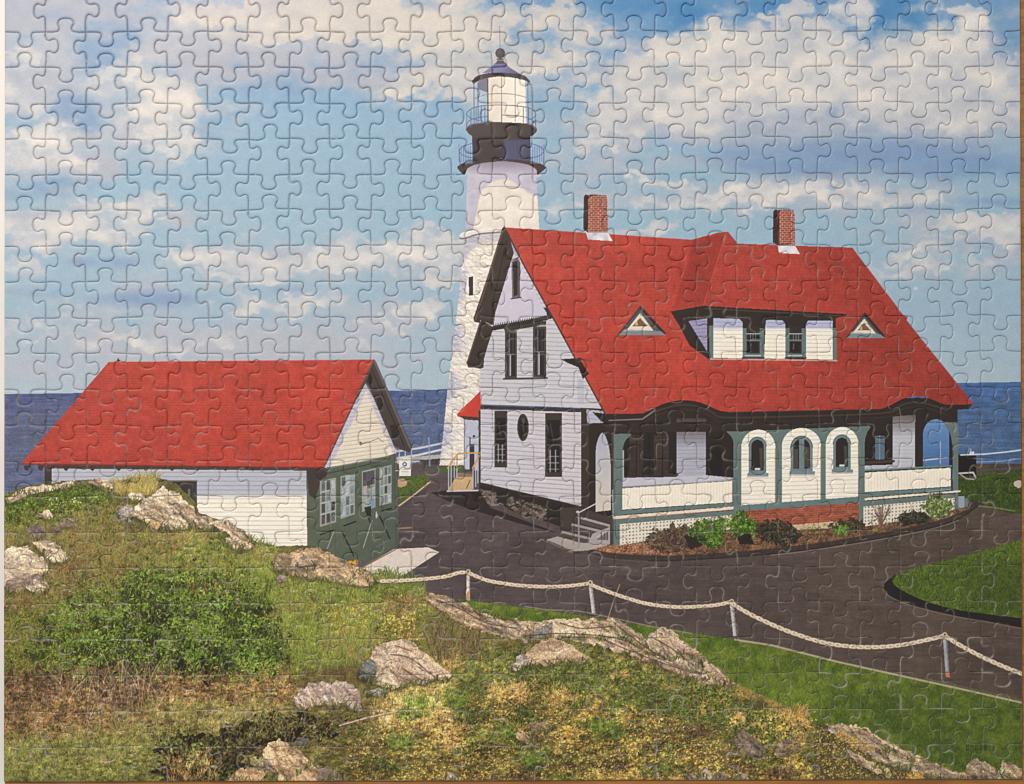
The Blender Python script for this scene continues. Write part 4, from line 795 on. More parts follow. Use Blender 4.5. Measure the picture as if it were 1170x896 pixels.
    fill([(846, 800), (880, 803), (872, 810), (830, 806)], (60, 56, 38), rag=4, a=.6); leaves(900, [(720, 785), (830, 790), (925, 832), (900, 842), (760, 815)], (.8, 2), [(62, 88, 46), (84, 112, 58), (50, 60, 36), (104, 126, 70), (90, 60, 46)], 282)
slope()
def wisps():
    FEATHER[:] = [10, .6]
    blades(2400, [(240, 650), (345, 645), (430, 675), (440, 735), (410, 762), (330, 772), (312, 700)], (6, 17), [(128, 150, 74), (108, 134, 58), (142, 154, 88), (94, 120, 52)], 900, tilt=.35, a=.65)
    blades(1500, [(3, 590), (140, 585), (260, 625), (250, 660), (60, 690), (3, 690)], (5, 13), [(118, 136, 66), (132, 140, 76), (100, 118, 54), (150, 134, 84)], 901, tilt=.5, a=.6)
    blades(1600, [(180, 806), (330, 800), (330, 842), (200, 850), (60, 893), (3, 893), (3, 850)], (5, 14), [(140, 142, 82), (116, 126, 64), (160, 144, 92)], 902, tilt=.45, a=.6)
    blades(900, [(420, 780), (560, 750), (830, 790), (920, 834), (700, 810), (430, 812)], (4, 12), [(112, 138, 66), (92, 120, 54), (130, 146, 78)], 903, tilt=.45, a=.65)
    FEATHER[:] = [16, .55]; leaves(1100, [(50, 675), (160, 640), (270, 640), (330, 690), (335, 765), (300, 780), (60, 775)], (1., 2.3), [(112, 150, 72), (92, 130, 58), (128, 164, 88)], 904, asp=.42)
    FEATHER[:] = [0, 0]
wisps()
FEATHER[:] = [0, 0]
def lift():
    """The slope is printed paler, warmer and with more bite than the first inks."""
    w, m = pmask([(0, 575), (60, 556), (180, 556), (228, 590), (300, 625), (350, 628), (412, 652), (478, 668), (548, 705), (612, 716), (700, 712), (845, 788), (935, 834), (1060, 880), (1060, 900), (0, 900)], 8)
    m = soften(m, 3)[..., None]; X = INK[w]; y = X.mean(2, keepdims=True)
    X2 = (X - (X - y) * .09 - 84) * np.float32(1.17) + np.array((98, 94, 87), np.float32)
    INK[w] = X * (1 - m) + np.clip(X2, 6, 250) * m
lift()

def boulders():
    def R(p, s, **k):                                  # bedded in the turf: soft shadow inked under it, grass growing over it
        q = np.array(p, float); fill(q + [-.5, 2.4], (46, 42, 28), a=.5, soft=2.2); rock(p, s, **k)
        wd_ = q[:, 0].max() - q[:, 0].min()
        if wd_ < 20: return
        rr = np.random.default_rng(s)
        lo = q[q[:, 1] > np.median(q[:, 1]) - 1]; lo = lo[np.argsort(lo[:, 0])]
        if len(lo) < 2: return
        for _ in range(int(wd_ * 1.1)):
            x = rr.uniform(lo[0, 0], lo[-1, 0]); y = np.interp(x, lo[:, 0], lo[:, 1]) + rr.uniform(0, 4); t = rr.normal(0, .5); l = rr.uniform(2.5, 7.5)
            line([(x, y), (x + t * l, y - l)], rr.uniform(.5, 1), np.array([(96, 112, 54), (128, 124, 70), (76, 88, 42), (152, 124, 78), (60, 62, 34)][rr.integers(0, 5)]) * rr.uniform(.8, 1.15), a=.85)
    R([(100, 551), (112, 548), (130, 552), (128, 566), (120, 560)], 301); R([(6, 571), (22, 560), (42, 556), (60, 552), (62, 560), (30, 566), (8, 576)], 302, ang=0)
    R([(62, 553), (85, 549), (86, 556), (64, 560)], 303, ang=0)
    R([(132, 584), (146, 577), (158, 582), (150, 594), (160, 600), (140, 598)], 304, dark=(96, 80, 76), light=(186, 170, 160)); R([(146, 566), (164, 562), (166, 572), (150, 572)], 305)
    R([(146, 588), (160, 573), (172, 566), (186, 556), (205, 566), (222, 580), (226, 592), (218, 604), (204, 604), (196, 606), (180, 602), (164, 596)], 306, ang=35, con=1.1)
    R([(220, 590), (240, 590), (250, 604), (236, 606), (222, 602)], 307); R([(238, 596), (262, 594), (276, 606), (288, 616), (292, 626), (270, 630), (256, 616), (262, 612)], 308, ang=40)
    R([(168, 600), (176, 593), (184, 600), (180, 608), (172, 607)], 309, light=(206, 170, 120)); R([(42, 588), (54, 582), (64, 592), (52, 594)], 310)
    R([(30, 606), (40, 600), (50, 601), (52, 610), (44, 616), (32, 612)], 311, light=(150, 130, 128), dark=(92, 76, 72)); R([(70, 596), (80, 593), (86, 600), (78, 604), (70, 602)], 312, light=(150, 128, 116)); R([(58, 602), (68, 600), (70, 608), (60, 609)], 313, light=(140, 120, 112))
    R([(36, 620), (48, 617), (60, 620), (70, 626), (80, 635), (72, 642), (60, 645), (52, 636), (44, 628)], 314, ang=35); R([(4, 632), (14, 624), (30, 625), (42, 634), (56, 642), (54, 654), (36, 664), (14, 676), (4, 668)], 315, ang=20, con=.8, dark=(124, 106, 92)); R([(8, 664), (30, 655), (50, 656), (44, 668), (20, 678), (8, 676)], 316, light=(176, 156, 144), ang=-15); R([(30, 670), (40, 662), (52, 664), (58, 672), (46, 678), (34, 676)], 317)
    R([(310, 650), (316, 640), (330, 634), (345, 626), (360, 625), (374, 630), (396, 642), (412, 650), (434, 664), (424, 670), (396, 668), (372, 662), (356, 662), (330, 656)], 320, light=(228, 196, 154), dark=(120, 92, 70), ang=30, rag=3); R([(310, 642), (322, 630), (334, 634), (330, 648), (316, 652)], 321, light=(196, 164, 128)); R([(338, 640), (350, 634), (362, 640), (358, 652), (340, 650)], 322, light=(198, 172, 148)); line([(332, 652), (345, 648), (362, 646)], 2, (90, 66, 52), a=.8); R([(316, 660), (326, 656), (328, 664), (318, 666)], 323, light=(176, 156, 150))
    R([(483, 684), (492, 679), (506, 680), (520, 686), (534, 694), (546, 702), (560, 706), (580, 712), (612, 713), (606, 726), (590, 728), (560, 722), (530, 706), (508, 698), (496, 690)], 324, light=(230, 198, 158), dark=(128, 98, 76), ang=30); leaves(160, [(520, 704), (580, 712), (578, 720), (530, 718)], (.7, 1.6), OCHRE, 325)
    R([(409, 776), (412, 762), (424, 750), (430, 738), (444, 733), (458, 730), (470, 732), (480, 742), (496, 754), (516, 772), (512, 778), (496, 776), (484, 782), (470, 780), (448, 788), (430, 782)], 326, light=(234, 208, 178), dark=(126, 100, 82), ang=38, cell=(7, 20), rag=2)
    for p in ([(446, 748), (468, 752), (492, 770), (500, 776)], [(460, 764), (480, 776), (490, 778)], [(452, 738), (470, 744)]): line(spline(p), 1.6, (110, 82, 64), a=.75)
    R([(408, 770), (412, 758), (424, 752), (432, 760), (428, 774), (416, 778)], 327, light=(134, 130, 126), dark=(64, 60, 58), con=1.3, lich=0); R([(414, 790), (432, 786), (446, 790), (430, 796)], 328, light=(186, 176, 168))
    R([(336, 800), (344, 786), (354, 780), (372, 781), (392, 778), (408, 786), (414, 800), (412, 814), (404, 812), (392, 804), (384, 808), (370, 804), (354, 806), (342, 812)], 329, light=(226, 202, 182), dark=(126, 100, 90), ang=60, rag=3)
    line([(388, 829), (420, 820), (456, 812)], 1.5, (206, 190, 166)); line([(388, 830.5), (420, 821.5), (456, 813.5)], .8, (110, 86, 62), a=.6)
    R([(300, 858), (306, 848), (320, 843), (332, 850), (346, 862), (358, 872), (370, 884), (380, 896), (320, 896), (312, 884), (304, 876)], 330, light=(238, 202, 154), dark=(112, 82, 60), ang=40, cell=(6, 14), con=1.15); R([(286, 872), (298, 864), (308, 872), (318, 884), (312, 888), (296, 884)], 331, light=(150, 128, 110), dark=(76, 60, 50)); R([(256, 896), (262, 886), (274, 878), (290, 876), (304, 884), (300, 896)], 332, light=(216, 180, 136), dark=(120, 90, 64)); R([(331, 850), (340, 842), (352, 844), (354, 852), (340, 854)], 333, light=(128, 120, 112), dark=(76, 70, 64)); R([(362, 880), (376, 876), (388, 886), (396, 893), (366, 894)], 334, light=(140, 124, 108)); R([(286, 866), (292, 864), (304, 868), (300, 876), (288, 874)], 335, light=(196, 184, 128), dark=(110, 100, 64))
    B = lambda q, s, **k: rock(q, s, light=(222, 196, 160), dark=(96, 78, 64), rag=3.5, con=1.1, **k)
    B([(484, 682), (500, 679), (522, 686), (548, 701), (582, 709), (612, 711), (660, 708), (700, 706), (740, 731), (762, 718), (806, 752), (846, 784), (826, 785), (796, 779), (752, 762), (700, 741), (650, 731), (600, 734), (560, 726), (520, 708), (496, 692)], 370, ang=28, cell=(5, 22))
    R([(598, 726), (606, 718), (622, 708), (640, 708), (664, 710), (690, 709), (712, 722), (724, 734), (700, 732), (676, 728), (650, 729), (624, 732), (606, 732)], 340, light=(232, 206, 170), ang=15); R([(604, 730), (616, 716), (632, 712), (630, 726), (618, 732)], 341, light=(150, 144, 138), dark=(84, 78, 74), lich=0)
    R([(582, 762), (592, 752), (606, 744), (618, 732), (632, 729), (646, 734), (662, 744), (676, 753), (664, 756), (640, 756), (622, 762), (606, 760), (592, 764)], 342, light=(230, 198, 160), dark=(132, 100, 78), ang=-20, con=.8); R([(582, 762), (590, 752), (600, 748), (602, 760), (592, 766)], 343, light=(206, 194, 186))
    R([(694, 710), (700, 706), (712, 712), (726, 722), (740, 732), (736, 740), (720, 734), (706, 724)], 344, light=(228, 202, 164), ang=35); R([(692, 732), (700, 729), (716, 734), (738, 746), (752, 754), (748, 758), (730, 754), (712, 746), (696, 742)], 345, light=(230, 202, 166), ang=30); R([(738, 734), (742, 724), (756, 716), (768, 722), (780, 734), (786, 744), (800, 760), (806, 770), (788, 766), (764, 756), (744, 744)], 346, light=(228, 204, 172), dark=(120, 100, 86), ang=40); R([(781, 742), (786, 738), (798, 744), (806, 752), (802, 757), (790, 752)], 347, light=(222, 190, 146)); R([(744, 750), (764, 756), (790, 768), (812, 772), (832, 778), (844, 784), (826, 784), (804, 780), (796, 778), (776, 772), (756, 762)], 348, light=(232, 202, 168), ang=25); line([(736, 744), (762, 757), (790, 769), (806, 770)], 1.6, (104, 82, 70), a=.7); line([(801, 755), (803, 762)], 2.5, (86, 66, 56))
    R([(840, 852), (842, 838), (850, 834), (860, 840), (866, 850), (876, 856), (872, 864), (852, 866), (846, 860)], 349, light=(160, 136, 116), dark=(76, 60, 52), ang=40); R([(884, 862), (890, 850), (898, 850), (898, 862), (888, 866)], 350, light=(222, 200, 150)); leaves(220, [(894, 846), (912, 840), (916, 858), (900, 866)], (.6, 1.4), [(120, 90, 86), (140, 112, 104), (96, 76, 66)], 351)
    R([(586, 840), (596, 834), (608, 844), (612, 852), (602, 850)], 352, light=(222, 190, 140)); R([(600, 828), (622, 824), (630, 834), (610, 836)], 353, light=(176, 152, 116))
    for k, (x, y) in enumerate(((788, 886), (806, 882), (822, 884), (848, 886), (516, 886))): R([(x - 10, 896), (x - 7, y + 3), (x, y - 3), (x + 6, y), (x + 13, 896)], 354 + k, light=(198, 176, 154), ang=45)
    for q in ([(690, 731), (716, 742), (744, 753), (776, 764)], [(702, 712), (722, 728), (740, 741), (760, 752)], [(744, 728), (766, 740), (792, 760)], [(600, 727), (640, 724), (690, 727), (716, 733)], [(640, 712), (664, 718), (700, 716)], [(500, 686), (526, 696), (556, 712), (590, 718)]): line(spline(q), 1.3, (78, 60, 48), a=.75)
    # lower right ledge
    ledge = [(932, 829), (950, 826), (968, 832), (990, 836), (1010, 848), (1030, 856), (1048, 862), (1060, 872), (1082, 880), (1106, 884), (1106, 896), (930, 896)]
    fill(ledge, (92, 84, 52), rag=3, nz=.25); leaves(2200, ledge, (.6, 1.6), OCHRE + [(84, 92, 50), (70, 66, 42), (110, 104, 60)], 360)
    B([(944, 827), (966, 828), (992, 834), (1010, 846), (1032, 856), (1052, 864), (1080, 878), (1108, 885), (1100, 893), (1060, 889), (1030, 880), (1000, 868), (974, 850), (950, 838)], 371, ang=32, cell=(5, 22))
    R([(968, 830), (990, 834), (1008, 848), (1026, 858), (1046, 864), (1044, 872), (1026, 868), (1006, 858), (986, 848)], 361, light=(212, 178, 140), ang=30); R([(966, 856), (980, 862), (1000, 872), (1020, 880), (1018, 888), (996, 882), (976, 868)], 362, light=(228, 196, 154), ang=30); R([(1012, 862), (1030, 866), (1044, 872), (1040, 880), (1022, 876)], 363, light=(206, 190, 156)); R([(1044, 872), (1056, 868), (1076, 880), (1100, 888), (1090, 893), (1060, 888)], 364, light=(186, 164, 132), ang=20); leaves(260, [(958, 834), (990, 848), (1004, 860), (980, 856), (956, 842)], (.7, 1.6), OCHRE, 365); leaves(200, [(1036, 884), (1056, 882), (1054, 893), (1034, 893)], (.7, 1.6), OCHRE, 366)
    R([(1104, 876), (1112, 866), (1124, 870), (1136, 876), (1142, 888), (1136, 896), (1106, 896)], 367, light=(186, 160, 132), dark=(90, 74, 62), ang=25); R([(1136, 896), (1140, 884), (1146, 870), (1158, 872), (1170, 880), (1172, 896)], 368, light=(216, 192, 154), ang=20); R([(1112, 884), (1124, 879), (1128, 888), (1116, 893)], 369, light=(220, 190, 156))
    # faint stock number in the grass
    glyph = {'0': '757557', '4': '557111', '6': '747557', '1': '262227', '8': '757557', '-': '007000'}
    glyph['8'] = '757757'; x = 1104.
    for ch in '04618-8':
        for r, b in enumerate(glyph[ch]):
            for q in range(3):
                if int(b) >> (2 - q) & 1: rect(x + q * 1.25, 851 + r * 1.05, x + q * 1.25 + 1.25, 852.05 + r * 1.05, (28, 36, 18), a=.45, nz=0)
        x += 5
boulders()

# ---- chain fence along the drive
def chain():
    for x, y0, y1, xb, c in ((535, 656, 686, 534.3, (226, 214, 204)), (674.5, 668, 701, 678, (206, 198, 194)), (836, 691, 727, 839.5, (196, 192, 190)), (1079.5, 728, 773, 1082.5, (160, 165, 168))):
        wd = 3.2 + (y1 - y0) * .03
        fill([(x - wd / 2, y0), (x + wd / 2, y0), (xb + wd / 2 + .4, y1), (xb - wd / 2 + .4, y1)], c, nz=.1); line([(x + wd / 2 - .6, y0 + 3), (xb + wd / 2 - .2, y1)], 1.1, tuple(.72 * v for v in c))
    fill([(533, 676), (536.5, 675), (536.5, 686), (533, 686)], (200, 150, 112), rag=1); fill([(1081, 767), (1085, 767), (1085, 774), (1081, 774)], (196, 120, 76), rag=1)
    line([(708, 668), (700, 690), (693, 712)], 1, (190, 160, 120), a=.85)
    for pts in ([(436, 664), (455, 663.5), (480, 662), (508, 659), (524, 654.5), (535, 654)], [(536, 655), (556, 663), (578, 667), (600, 669.5), (630, 670.5), (655, 669), (674, 666.5)],
                [(675, 668), (692, 675), (715, 683), (740, 690), (770, 693.5), (800, 693), (820, 691), (834, 688)], [(836, 689), (850, 698), (876, 711), (905, 723), (940, 734), (970, 738.5), (1000, 739.5), (1030, 737), (1060, 731), (1079, 726.5)], [(1080, 727), (1100, 739), (1125, 752), (1150, 763), (1172, 771.5)]):
        p = spline(pts, 24); d = np.r_[0, np.cumsum(np.hypot(*np.diff(p, axis=0).T))]; th = 4.2 if pts[0][0] < 800 else 4.8
        line(p + [.4, 1.2], th, (96, 78, 66), a=.8); st = 3.5 if th < 4.5 else 4.3; k = 0
        for s in np.arange(0, d[-1] - 2, st):
            x, y = np.interp(s, d, p[:, 0]), np.interp(s, d, p[:, 1]); x2, y2 = np.interp(s + st * 1.1, d, p[:, 0]), np.interp(s + st * 1.1, d, p[:, 1])
            if k % 2 == 0:
                line([(x, y), (x2, y2)], th, (226, 206, 180)); line([(x + st * .35, y + .2), (x2 - st * .3, y2 + .2)], 1.1, (120, 96, 80), a=.8)
            else: line([(x - .4, y), (x2 + .4, y2)], th * .5, (206, 184, 156)); line([(x, y - th * .12), (x2, y2 - th * .12)], 1, (238, 224, 204), a=.8)
            k += 1
    for x, y in ((535, 653.5), (674.5, 666), (836, 687.5), (1079.5, 725.5)):
        oval(x, y, 2.8, 3, (206, 184, 158)); oval(x, y - .4, 1.1, 1.3, (96, 78, 66))
chain()
# ---------------------------------------------------------------- what each piece shows
# (row, first column, what is printed on it ...) for the pieces kept as single objects
SHOWS = [
(1, 12, "the lighthouse's dark ball finial and thin lightning rod in pale sky"),
(2, 11, "left half of the lantern room under its dark roof brim", "bluish dome and right half of the cream lantern panes"),
(3, 11, "upper gallery railing on the left of the lantern, sky beside it", "cream lantern foot and upper gallery railing on the right"),
(4, 11, "lower gallery railing and black drum on the tower's left", "bluish lit half of the black drum above white tower", "right-hand tip of the lower gallery railing in plain blue sky"),
(5, 11, "shaded left flank of the smooth white tower below the gallery", "sunlit cream tower shaft with a curved shadow at its top"),
(5, 14, "top of the brick chimney nearer the lighthouse"),
(6, 11, "round ledge on the left side of the white tower", "peak of the red gable roof in front of the tower", "red roof ridge between the tower and the first chimney",
       "brick chimney foot with pale flashing nearer the lighthouse", "straight red ridge just right of the chimney nearer the lighthouse", "red ridge starting to climb towards the pointed hip",
       "pointed red hip, the highest bump of the long ridge", "blue sky and thin red ridge left of the far chimney", "brick chimney farther from the lighthouse, with white flashing"),
(7, 11, "rough tower wall with sky left and dark eave on the right", "top of the attic window between dark eave and red roof", "plain red shingles beside the attic window's roof edge",
       "plain red shingles right below the chimney nearer the lighthouse", "plain red shingles midway between nearer chimney and shaded hip", "red shingles where the shaded strip of the hip begins",
       "roof hip, dull red on the left and bright red right", "plain red shingles just right of the hip's bright face", "plain red shingles directly under the far chimney's flashing",
       "right-hand end of the red ridge with a little sky", "topmost stretch of the sloping right roof edge against sky"),
(8, 11, "narrow black slit window of the tower beside the dark eave", "bottom of the attic window above plain lavender gable wall", "dark bracket on the gable's roof edge with red shingles",
       "plain red shingles left of the first triangular vent's apex", "apex of the triangular roof vent left of the dormer", "dark pointed left tip of the dormer eave",
       "dormer eave's dark corner under the shaded hip", "black dormer eave above the dormer's left window", "black dormer eave above the dormer's right window",
       "right-hand end of the black dormer eave on red shingles", "apex of the triangular roof vent right of the dormer", "small notch in the sloping right roof edge"),
(9, 11, "rough tower wall crossed by the lower dark bargeboard", "left upper gable window under the scalloped dark band", "right upper gable window beside the red roof edge",
       "plain red shingles between roof edge and left triangular vent", "white triangle and sill of the left roof vent", "red shingles between the left vent and dormer's black cheek",
       "lavender dormer cheek and first cream dormer panel", "left dormer window in its grey-green frame", "right dormer window in its grey-green frame",
       "last cream dormer panel and the dormer's right corner post", "white triangle and sill of the right roof vent", "sloping right roof edge below the notch, sky beside it"),
(10, 2, "left end of the garage ridge with a tiny finial", "garage ridge, second piece from its left end", "garage ridge, third piece from its left end", "garage ridge, fourth piece from its left end",
       "garage ridge, fifth piece from its left end", "garage ridge, sixth piece from its left end", "garage ridge just before the gable peak", "garage gable peak and dark bargeboard against the sky"),
(10, 11, "blunt dark foot of the gable eave against the tower", "bottom of the left upper gable window on clapboard", "bottom of the right upper gable window on clapboard",
       "dark bracket at the foot of the gable's red roof edge", "plain red shingles directly below the left triangular vent", "plain red shingles at the lower left of the dormer",
       "bottom left corner of the dormer on red shingles", "sill of the dormer's left window above red shingles", "sill of the dormer's right window above red shingles",
       "bottom right corner of the dormer on red shingles", "plain red shingles directly below the right triangular vent", "plain red shingles below the sloping right roof edge",
       "sloping right roof edge with sky and sea horizon"),
(11, 1, "upper left slope of the garage roof with sea behind", "plain garage shingles one row under the ridge, next to the left slope", "plain garage shingles one row under ridge, third from the left",
       "plain garage shingles one row under ridge, fourth from the left", "plain garage shingles one row under ridge, fifth from the left", "plain garage shingles one row under ridge, sixth from the left",
       "plain garage shingles one row under ridge, nearest the gable", "right edge of the garage roof meeting the cream gable", "cream garage gable and its dark bargeboard, sea on the right",
       "blue sea between the garage gable and the tower", "rough tower foot, small red shed roof and lavender corner", "dark belt course above the oval window and narrow window",
       "dark belt course above the tall window on the right", "flared lavender wall foot meeting the red roof corner", "red eave just before its first arched rise",
       "crest of the eave's arch over the left porch bay", "falling right flank of the eave's left arch", "straight red eave over the first arched window",
       "straight red eave over the middle arched window", "straight red eave over the third arched window", "rising left flank of the eave's right arch",
       "crest of the eave's arch over the right porch bay", "right-hand tip of the red eave against blue sea"),
(12, 0, "blue sea and the low left tip of garage roof", "lower left slope of the garage roof, a sliver of sea", "plain garage shingles above the eave, second from the left", "plain garage shingles above the eave, third from the left",
       "plain garage shingles above the eave, fourth from the left", "plain garage shingles above the eave, fifth from the left", "plain garage shingles above the eave, sixth from the left",
       "lower right corner of the garage roof", "cream gable clapboard above the green front's top beam", "lower end of the garage's dark bargeboard beside blue sea",
       "white shore railings in front of sea left of tower foot", "tower foot with pale shed door and an orange-topped rail", "oval window and narrow window in lavender clapboard",
       "middle of the tall window in lavender clapboard", "dark house corner post and top of the porch's side arch", "teal corner post and dark window of the left porch bay",
       "dark porch window next to shaded lavender wall", "end of lavender porch wall and a dark doorway", "first arched window of the cream arcade, beside the doorway",
       "middle arched window with its centre bar", "third arched window of the cream arcade, farthest right", "teal post and small pale window of the right porch bay",
       "white porch wall and arched opening onto the sea", "last teal porch post with sea beyond", "plain blue sea at right border with thin white railing"),
(13, 0, "sea below the garage eave at the left border", "garage's dark left corner post and eave brackets", "shaded white garage wall above a rocky crest", "tuft of dry yellow grass before the white garage wall",
       "dark side doorway under the garage eave", "white clapboard just right of the dark side doorway", "white clapboard under the eave, midway to the garage corner",
       "dark eave end where white wall meets the green front", "second green-front window and part of the third", "right-hand garage window and the white sign with round emblem",
       "small grass wedge and curved path behind the garage", "wooden ramp with metal rails by the shed door", "lavender clapboard below the narrow window",
       "foot of the tall window in lavender clapboard", "dark corner post next to the pale arched side panel", "cream beadboard beside the teal corner post, handrail at left",
       "cream beadboard below the dark porch window", "right end of cream beadboard under the dark doorway", "cream clapboard under the first arched window",
       "cream clapboard under the middle arched window", "cream clapboard under the third arched window", "cream beadboard's left end in the right porch bay",
       "cream beadboard under the opening onto the sea", "dark box and last porch post in front of sea grass", "rough grass by the sea with a pale stone at border"),
(14, 0, "leafy green scrub on the knoll at left border", "knoll scrub with tiny white flowers and a small stone", "grass with grey stones left of the big rock ledge", "left part of the tan rock ledge below the dry tuft",
       "tan rock ledge running up to the side doorway's foot", "tumbled rocks against the sunlit white garage wall", "sunlit white clapboard low on the garage's long side",
       "white wall meeting the green front at its first window", "black door braces under the second garage window", "black diagonal brace on the right-hand green door",
       "dark drive right of the garage with a tan edge", "black shadow on the drive in front of the ramp", "stone foundation under the left end of lavender wall",
       "foundation stones and lavender wall end near the steps", "grey porch steps with a thin metal handrail", "white lattice beside the teal corner post",
       "white lattice with a brownish shrub top", "bright green shrub in front of white lattice", "smaller green shrub at the left end of brick base",
       "red brick base under the middle arch", "right end of the red brick base with low plants", "white lattice behind a bare twiggy shrub",
       "white lattice between a dark low shrub and pale bush", "house corner foot and end of kerb on the drive", "drive at the right border below the sea grass"),
(15, 0, "broad pale rock at the left border, upper part", "narrow tan slab of rock among brown scrub", "brown scrub right of the narrow tan slab", "olive grass below the left part of rock ledge",
       "olive grass between the rock ledge and the big bush", "grass sloping down from the tumbled rocks", "grass meeting the bottom of the white garage wall", "tan rocks at the garage corner below white wall",
       "foot of the green doors with small orange flowers", "left corner of the pale concrete pad at green door", "pointed right end of the pale concrete pad",
       "plain dark drive one piece right of the concrete pad", "plain dark drive two pieces right of the concrete pad", "drive beside the pale slab at the steps' foot",
       "foot of the steps' rail post where the kerb begins", "brown mulch left of the brownish shrub, kerb below", "foot of the brownish shrub above the kerb",
       "foot of the bright green shrub above the kerb", "dark kerb between the smaller green and dark shrubs", "kerb climbing to the right below the dark shrub",
       "drive with mulch and kerb across its top, below brick's end", "plain drive with kerb at top, below the twiggy shrub", "drive narrowing between house kerb and lawn island",
       "upper edge of the lawn island along the drive", "top right grass of the lawn island at right border"),
(16, 0, "broad pale rock at the left border, lower part", "small pale stone and brown scrub near left border", "olive scrub left of the big bush's crown", "upper left leaves of the big dark bush",
       "leafy crown of the big dark bush", "reddish twigs in the crown of the big bush", "right shoulder of the big bush and tall grass", "tall grass under the tan rocks by the garage",
       "lower right end of the tan rocks with grass", "left start of the white chain above dark grass", "chain over the drive above a tan rock's tip",
       "first white chain post with a rusty foot", "chain sagging just right of the first post", "chain rising towards the second post from the left", "second chain post from the left, white and slanted",
       "chain dropping right of the second post, drive behind", "plain drive above the lowest chain between second and third posts", "top of the third chain post from the left",
       "plain drive just right of the third chain post's top", "plain drive two pieces right of third chain post's top", "plain drive left of the lawn island's tip",
       "rounded left tip of the lawn island with dark kerb", "lower left curve of the lawn island's dark kerb", "lawn island grass above its lower kerb", "darker lawn island grass at the right border"),
(17, 0, "brownish scrub at left border below the pale rocks", "olive scrub one piece in from border, left of bush", "left fringe leaves of the big bush", "dark hollow inside the left half of the bush",
       "bright leaves at the centre of the big bush", "bright leaves right of the bush's centre", "right flank of the big bush beside tall grass", "tall green grass one piece right of the bush",
       "grass with yellow flowers, upper left of the boulder", "yellow flowers just above the tan boulder", "dark twiggy heather below a tan rock's end",
       "twigs and yellow lichen on rock below the lawn", "lawn strip over a tan rock right of first post", "grey-faced rock ledge above the triangular rock", "rock ledge with a thin upright stick",
       "two slanting rock slabs with lawn behind", "pointed top of the slanting rock against lawn", "foot of the third chain post where lawn meets drive", "chain dropping right of the third post, lawn corner below",
       "chain sloping across the drive between third and fourth posts", "drive with chain grazing its lower edge, left of sag", "plain drive above the chain's deepest sag", "drive with the pale seam line below the lawn island",
       "top of the fourth chain post from the left", "lawn island's dark kerb at the right border"),
(18, 0, "olive scrub at left border beside the bush's foot", "dry green scrub at the lower left of the bush", "bare pale twigs rising into the bush's left foot", "dark foot of the bush behind bare twigs",
       "black shade under the middle of the bush", "leafy sprig hanging over black shade under the bush", "lowest right leaves of the big bush", "tall grass between the bush and the boulder",
       "grey lichen patch on the boulder's left tip", "broad face of the tan boulder", "right slope of the tan boulder", "dry grass and twigs right of the boulder",
       "grey left tip of the triangular tan rock", "middle of the triangular tan rock", "right tip of the triangular tan rock among weeds", "lower end of a slanting slab among weeds", "long dark crack between two slanting slabs",
       "small block at the right end of the slanting rocks", "plain bright lawn just right of the slanting rocks", "plain bright lawn below the chain, two pieces from rocks",
       "lawn edge and chain, left of the deepest sag", "chain's deepest sag above the lawn's pale edging", "chain rising to the fourth post above pale edging", "fourth chain post with an orange foot", "chain dropping to the right border over the drive"),
(19, 0, "brown scrub in the left border, under olive scrub", "brown scrub with dry stems, one in from border", "thicket of bare pale twigs, left half", "thicket of bare pale twigs, right half",
       "rusty dead leaves left below the bush's shade", "rusty dead leaves below the leafy sprig", "rusty dead leaves between bush and pinkish rock", "left half of the pinkish low rock",
       "right half of the pinkish low rock", "weeds under the tan boulder's left foot", "dry straw grass under the tan boulder's right foot", "weeds with orange dry tufts right of the boulder's foot",
       "low weeds with orange tuft under the triangular rock's left tip", "orange dry tuft under the middle of the triangular rock", "green weeds under the triangular rock's right tip", "green weeds under the slanting slabs' left end",
       "leafy dark weeds beneath the slanting slabs", "lowest narrow tip of the slanting rocks, weeds below", "lawn bordering dark weeds right of the slanting rocks", "plain lawn, second right of the slanting rocks' lowest tip",
       "plain lawn, third right of the slanting rocks' lowest tip", "plain lawn, fourth right of the slanting rocks' lowest tip", "plain lawn just below the pale edging, left of fourth post",
       "pale edging line at the foot of the fourth post", "pale lawn edging running out at the right border"),
]
LABEL = {}
for row in SHOWS:
    for k, s in enumerate(row[2:]): LABEL[row[0], row[1] + k] = "piece showing " + s
GROUP = {k: "pieces of the assembled jigsaw" for k in LABEL}
# ---------------------------------------------------------------- cutting the puzzle
NC, NR = 25, 22
RES = 1.5                                        # mesh vertices per photo pixel
rng = np.random.default_rng(9)
def lattice_point(k, j):
    u, v = k / NC, j / NR
    xt = 4.8 if k == 0 else (1166.4 if k == NC else 6.0 + 46.37 * k)
    xb = 3.8 if k == 0 else (1168.6 if k == NC else 5.2 + 46.56 * k)
    x = xt * (1 - v) + xb * v
    yl = -4.4 if j == 0 else (893.8 if j == NR else 36.5 + 40.9 * (j - 1))
    yr = -6.0 if j == 0 else (890.6 if j == NR else 34.9 + 40.75 * (j - 1))
    return np.array([x, yl * (1 - u) + yr * u])
P = np.array([[lattice_point(k, j) for k in range(NC + 1)] for j in range(NR + 1)])
P[1:-1, 1:-1] += rng.normal(0, .55, P[1:-1, 1:-1].shape)

